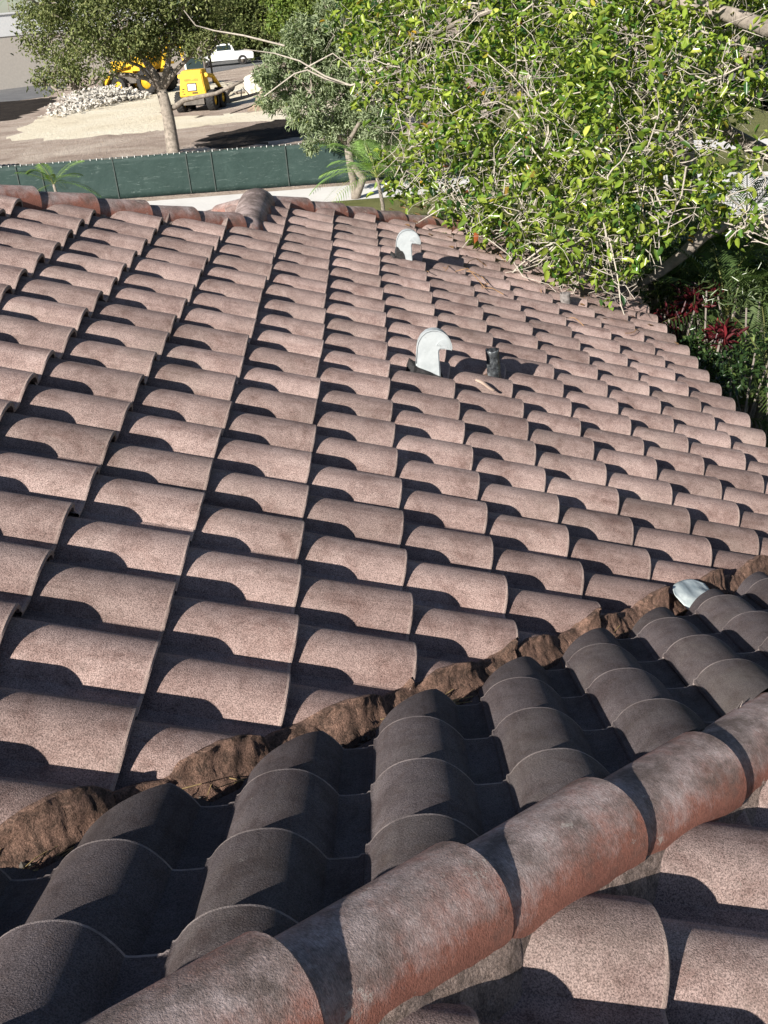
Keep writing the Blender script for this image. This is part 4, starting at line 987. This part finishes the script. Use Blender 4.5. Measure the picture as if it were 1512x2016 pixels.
def skid_loader():
    b = pxg(394, 220); t = empty("loader", (b.x, b.y + .9, GZ), R_(-12)); tag(t, "yellow compact loader seen from behind with white plate on its hood", "loader")
    for sx in (-1, 1):
        for y in (-.62, .72): tyre("tyre", (sx * .93, y, .55), .55, .46, t)
    m = MB(); m.box((0, .15, .72), (1.3, 2.3, .5)); m.build("chassis", M_STEEL, t)
    m = MB(); m.box((0, -1.05, .62), (1.25, .22, .42)); m.build("bumper", M_STEEL, t)
    # engine hood, tapering upward, sloping rear face
    bm = bmesh.new(); pr = [(-1.12, .84), (-1.10, 1.25), (-1.02, 1.95), (-.90, 2.18), (-.15, 2.2), (-.15, .84)]
    vs = [[bm.verts.new((s * (.80 - .20 * max(0, (z - .84) / 1.36)), y, z)) for y, z in pr] for s in (-1, 1)]
    bm.faces.new(vs[0]); bm.faces.new(vs[1][::-1])
    for i in range(6): bm.faces.new((vs[0][i], vs[1][i], vs[1][(i + 1) % 6], vs[0][(i + 1) % 6]))
    bmesh.ops.recalc_face_normals(bm, faces=bm.faces); bmesh.ops.bevel(bm, geom=bm.edges[:], offset=.045, segments=2, affect='EDGES')
    me = bpy.data.meshes.new("hood"); bm.to_mesh(me); bm.free(); h = link("hood", me, M_YEL, t)
    m = MB(); m.box((0, -1.105, 1.33), (.46, .03, .32), Matrix.Rotation(-.06, 3, 'X')); pl = m.build("plate", M_WHITE, t)
    m = MB(); m.box((0, -1.125, 1.33), (.56, .006, .42), Matrix.Rotation(-.06, 3, 'X')); m.v = [(x, y + .012, z) for x, y, z in m.v]; m.build("plate_frame", M_DARKMARK, t)
    m = MB()
    for k in range(6): m.box((0, -1.055 + .012 * k, 1.66 + .045 * k), (.86, .03, .016), Matrix.Rotation(-.11, 3, 'X'))
    m.build("grille", M_DARKMARK, t)
    for c_, d_ in (((.15, -1.135, 1.03), (.32, .012, .07)), ((-.52, -1.12, 1.25), (.12, .012, .05)), ((-.56, -1.12, 1.12), (.10, .012, .05)), ((-.5, -1.125, 1.0), (.13, .012, .05))):
        m = MB(); m.box(c_, d_); m.build("marking", M_DARKMARK, t)
    for sx in (-1, 1):
        m = MB(); m.box((sx * .52, -.9, 2.02), (.16, .1, .1)); m.build("tail_light", plain("red_lens", (.4, .02, .02), .3), t)
    # cab: posts, roof, cage
    for sx in (-1, 1):
        for y in (-.1, 1.0):
            m = MB(); m.box((sx * .56, y, 2.05), (.09, .09, 1.5)); m.build("cab_post", M_STEEL if sx > 0 else M_WHITE, t)
    m = MB(); m.box((0, .45, 2.84), (1.3, 1.35, .1)); m.build("cab_roof", M_STEEL, t)
    m = MB(); m.box((0, -.13, 2.4), (1.0, .03, .75)); m.build("rear_window", M_GLASS, t)
    for sx in (-1, 1):
        m = MB(); m.tube([(sx * .78, -.75, 1.9), (sx * .80, .3, 1.75), (sx * .80, 1.4, 1.0), (sx * .78, 1.75, .45)], [.12, .12, .11, .09], 8); m.build("lift_arm", M_YEL, t)
    m = MB(); m.prism([(0, 0), (.75, .05), (.8, .12), (.15, .6), (.05, .62)], -.95, .95); o = m.build("bucket", M_STEEL, t); o.rotation_euler = (0, 0, R_(90)); o.location = (0, 1.7, .1)
    return t
skid_loader()

def wheel_loader():
    b = pxg(262, 188); t = empty("backhoe", (b.x + .9, b.y + 1.0, GZ), R_(62)); tag(t, "larger yellow backhoe loader half hidden behind the oak's crown", "backhoe")
    for sx in (-1, 1):
        tyre("tyre", (sx * 1.05, -1.0, .85), .85, .55, t); tyre("tyre", (sx * 1.0, 1.6, .62), .62, .42, t)
    m = MB(); m.box((0, .3, 1.05), (1.2, 4.6, .6)); m.build("chassis", M_STEEL, t)
    m = MB(); m.box((0, 1.6, 1.75), (1.15, 2.0, .95), taper=.9); m.build("hood", M_YEL, t)
    m = MB(); m.box((0, -.35, 2.0), (1.7, 1.6, .9)); m.build("body", M_YEL, t)
    for sx in (-1, 1):
        m = MB(); m.box((sx * 1.03, -1.0, 1.85), (.5, 1.5, .16)); m.build("fender", M_YEL, t)
    m = MB(); m.box((0, -.4, 2.95), (1.5, 1.45, 1.1), taper=.93); m.build("cab_window", M_OLIVE, t)
    m = MB(); m.box((0, -.4, 3.57), (1.65, 1.65, .14)); m.build("cab_roof", M_YEL, t)
    for sx in (-1, 1):
        for y in (-1.15, .35): m = MB(); m.box((sx * .76, y, 2.95), (.08, .08, 1.15)); m.build("cab_post", M_YEL, t)
        m = MB(); m.tube([(sx * .8, .2, 2.0), (sx * .8, 2.2, 1.7), (sx * .8, 3.1, .7)], .13, 8); m.build("lift_arm", M_YEL, t)
    m = MB(); m.prism([(0, 0), (.9, .05), (.95, .15), (.2, .9), (.05, .9)], -1.15, 1.15); o = m.build("bucket", M_STEEL, t); o.rotation_euler = (0, 0, R_(90)); o.location = (0, 3.0, .15)
    m = MB(); m.tube([(0, -1.6, 1.3), (0, -2.5, 3.4), (0, -3.4, 3.0)], [.2, .2, .15], 8); m.build("boom", M_YEL, t)
    m = MB(); m.tube([(0, -3.4, 3.0), (0, -3.7, 1.5)], [.14, .11], 8); m.build("dipper", M_YEL, t)
wheel_loader()

def truck():
    b = pxg(440, 131); t = empty("pickup_truck", (b.x, b.y + 1.0, GZ), R_(8)); tag(t, "white pickup truck parked at the back of the cleared lot", "truck")
    bd = MB(); bd.prism([(-2.7, .5), (2.7, .5), (2.75, .95), (2.6, 1.12), (1.15, 1.2), (-2.75, 1.2)], -.95, .95); bd.build("body", M_WHITE, t)
    c = MB(); c.box((.1, 0, 1.52), (1.9, 1.75, .66), taper=.86, tx=.74); c.build("cab", M_WHITE, t)
    for s_ in (-.8, .8):
        g_ = MB(); g_.box((.1, s_, 1.54), (1.35, .12, .42), taper=1, tx=.85); g_.build("side_window", M_GLASS, t)
    wsh = MB(); wsh.box((.93, 0, 1.52), (.1, 1.45, .5), Matrix.Rotation(-.42, 3, 'Y')); wsh.build("windscreen", M_GLASS, t)
    for x in (-1.75, 1.7):
        for s in (-1, 1):
            o = tyre("tyre", (x, s * .84, .42), .42, .28, t, M_STEEL); o.rotation_euler = (0, 0, R_(90))
    m = MB(); m.box((-2.78, 0, .62), (.1, 1.8, .18)); m.build("bumper", M_STEEL, t)
    m = MB(); m.box((2.72, -.7, .95), (.08, .3, .16)); m.box((2.72, .7, .95), (.08, .3, .16)); m.build("headlight", M_GLASS, t)
    bx = MB(); bx.box((-1.7, 0, 1.22), (1.7, 1.5, .06)); bx.build("bed_liner", M_BLK, t)
truck()

def building():
    a = pxg(-70, 186); t = empty("white_building", (a.x, a.y, GZ), 0); tag(t, "white flat roofed building with tan lower wall at the top left corner", "building")
    d = Vector((.80, .60, 0)); n = Vector((.60, -.80, 0)); H1_, H2_ = 4.15, 5.85; L = 24; W_ = 14
    def bx(z0, z1, o=0.0, name="wall", mat=M_STUCCO):
        p = [d * -9 + n * o, d * L + n * o, d * L - n * W_, d * -9 - n * W_]; m = MB()
        m.add([(v.x, v.y, z0) for v in p] + [(v.x, v.y, z1) for v in p], [(0, 1, 5, 4), (1, 2, 6, 5), (2, 3, 7, 6), (3, 0, 4, 7), (4, 5, 6, 7)]); return m.build(name, mat, t)
    bx(-.2, H1_, 0, "lower_wall", plain("tan_wall", (.50, .46, .41), .9, .2, var=.08)); bx(H1_, H2_, .06, "upper_wall", M_WHITE); bx(H2_, H2_ + .14, .16, "roof_edge", M_WHITE)
building()

def rubble():
    rr = random.Random(6); m = MB(); a, b_, c = pxg(105, 232), pxg(262, 194), pxg(170, 186)
    for k in range(2400):
        f, g_ = rr.random(), rr.random(); q = a.lerp(b_, f).lerp(c.lerp(b_, f), g_ * .9); hmax = .9 * math.sin(math.pi * f) ** .6 * math.sin(math.pi * g_) ** .6
        p = Vector((q.x + rr.gauss(0, .55), q.y + rr.gauss(0, 1.0), GZ + .1 + hmax * rr.random())); r = rr.uniform(.05, .21)
        rot = Matrix.Rotation(rr.uniform(0, 6), 3, 'Z') @ Matrix.Rotation(rr.uniform(-.9, .9), 3, 'X') @ Matrix.Rotation(rr.uniform(-.7, .7), 3, 'Y')
        m.box(p, (r * rr.uniform(.8, 1.8), r * rr.uniform(.6, 1.2), r * rr.uniform(.25, .7)), rot, taper=rr.uniform(.6, 1))
    tag(m.build("rubble", plain("white_rubble", (.50, .47, .42), .9, var=.5, scale=2.5)), "heap of broken white concrete rubble on the sand left of the oak", "rubble", kind="stuff")
rubble()
def stump():
    b = pxg(522, 214); vs = []; fs = []; N_ = 26; pr = [(0, 1.05), (.12, .72), (.3, .52), (.6, .44), (.72, .43)]; rr = random.Random(3)
    ph = [rr.uniform(0, 6) for _ in range(3)]
    for z, r in pr:
        for k in range(N_):
            q = 2 * math.pi * k / N_; e = 1 + .16 * math.sin(5 * q + ph[0]) * (1.1 - z) + .06 * math.sin(9 * q + ph[1]); vs.append((r * e * math.cos(q), r * e * math.sin(q), z + (.1 * math.sin(q + 1) if z > .7 else 0)))
    for i in range(len(pr) - 1):
        for k in range(N_): fs.append((i * N_ + k, i * N_ + (k + 1) % N_, (i + 1) * N_ + (k + 1) % N_, (i + 1) * N_ + k))
    fs.append(tuple((len(pr) - 1) * N_ + k for k in range(N_)))
    o = MB().add(vs, fs).build("tree_stump", plain("stump_wood", (.33, .25, .18), .95, .1, var=.5, scale=5, bump=.8, bs=9), None); o.location = (b.x, b.y, GZ); tag(o, "broad flared tree stump on bare dirt right of the yellow loader", "stump")
stump()
for i, (u0, v0, u1, v1, r, lab) in enumerate([(430, 196, 500, 160, .16, "long dark fallen log leaning right of the yellow loader"), (450, 204, 512, 196, .12, "short pale log lying in front of the stump's left side"), (462, 186, 520, 178, .10, "thin bleached log lying behind the tree stump")]):
    a, b_ = pxg(u0, v0), pxg(u1, v1); b_ = a + (b_ - a).normalized() * min((b_ - a).length, 5.5); rr = random.Random(i)
    m = MB(); pts = wander(a + Vector((0, 0, r)), b_ + Vector((0, 0, r + .25)), rr, 8, .05); m.tube(pts, taper(r, r * .6, 9), 9)
    for k in (3, 5): m.tube([pts[k], pts[k] + Vector((rr.gauss(0, .4), rr.gauss(0, .4), .5))], [r * .4, r * .2], 6)
    tag(m.build("log", M_BARK_DK if i == 0 else M_BARK, None, True), lab, "log", "logs near the stump")
def boulder():
    b = pxg(500, 184); bm = bmesh.new(); bmesh.ops.create_icosphere(bm, subdivisions=3, radius=1)
    for v in bm.verts:
        c = v.co.copy(); v.co = c * (1 + .30 * noise3(c, 1.3, 3) + .12 * noise3(c, 3, 5)); v.co.x *= .62; v.co.y *= .5; v.co.z = v.co.z * .72 + .55
    me = bpy.data.meshes.new("boulder"); bm.to_mesh(me); bm.free(); o = link("boulder", me, plain("pale_rock", (.62, .56, .48), .9, var=.2, scale=2, bump=.8, bs=5)); o.location = (b.x, b.y, GZ - .05)
    tag(o, "pale lump of rock standing just behind the tree stump", "rock")
boulder()
def black_drum():
    b = pxY(4, 330, 35.6); pr = []
    for k in range(15): pr.append((-.62 + 1.24 * k / 14, .30 if k % 2 else .325))
    m = MB(); m.lathe([(-.62, .02)] + pr + [(.62, .26), (.5, .24), (.5, .02)], 'X', 22); t = m.build("plastic_drum", plain("black_plastic", (.012, .012, .014), .35, .5), None)
    t.location = (b.x, 35.6, GZ + .80); t.rotation_euler = (0, 0, R_(-14)); tag(t, "black ribbed plastic pipe end behind the green fence at the left edge", "pipe")
    s = MB(); s.box((b.x, 35.6, GZ + .24), (.9, .7, .48))
    tag(s.build("timber_block", M_BARK_DK), "dark timber block under the black plastic pipe behind the fence", "timber")
black_drum()
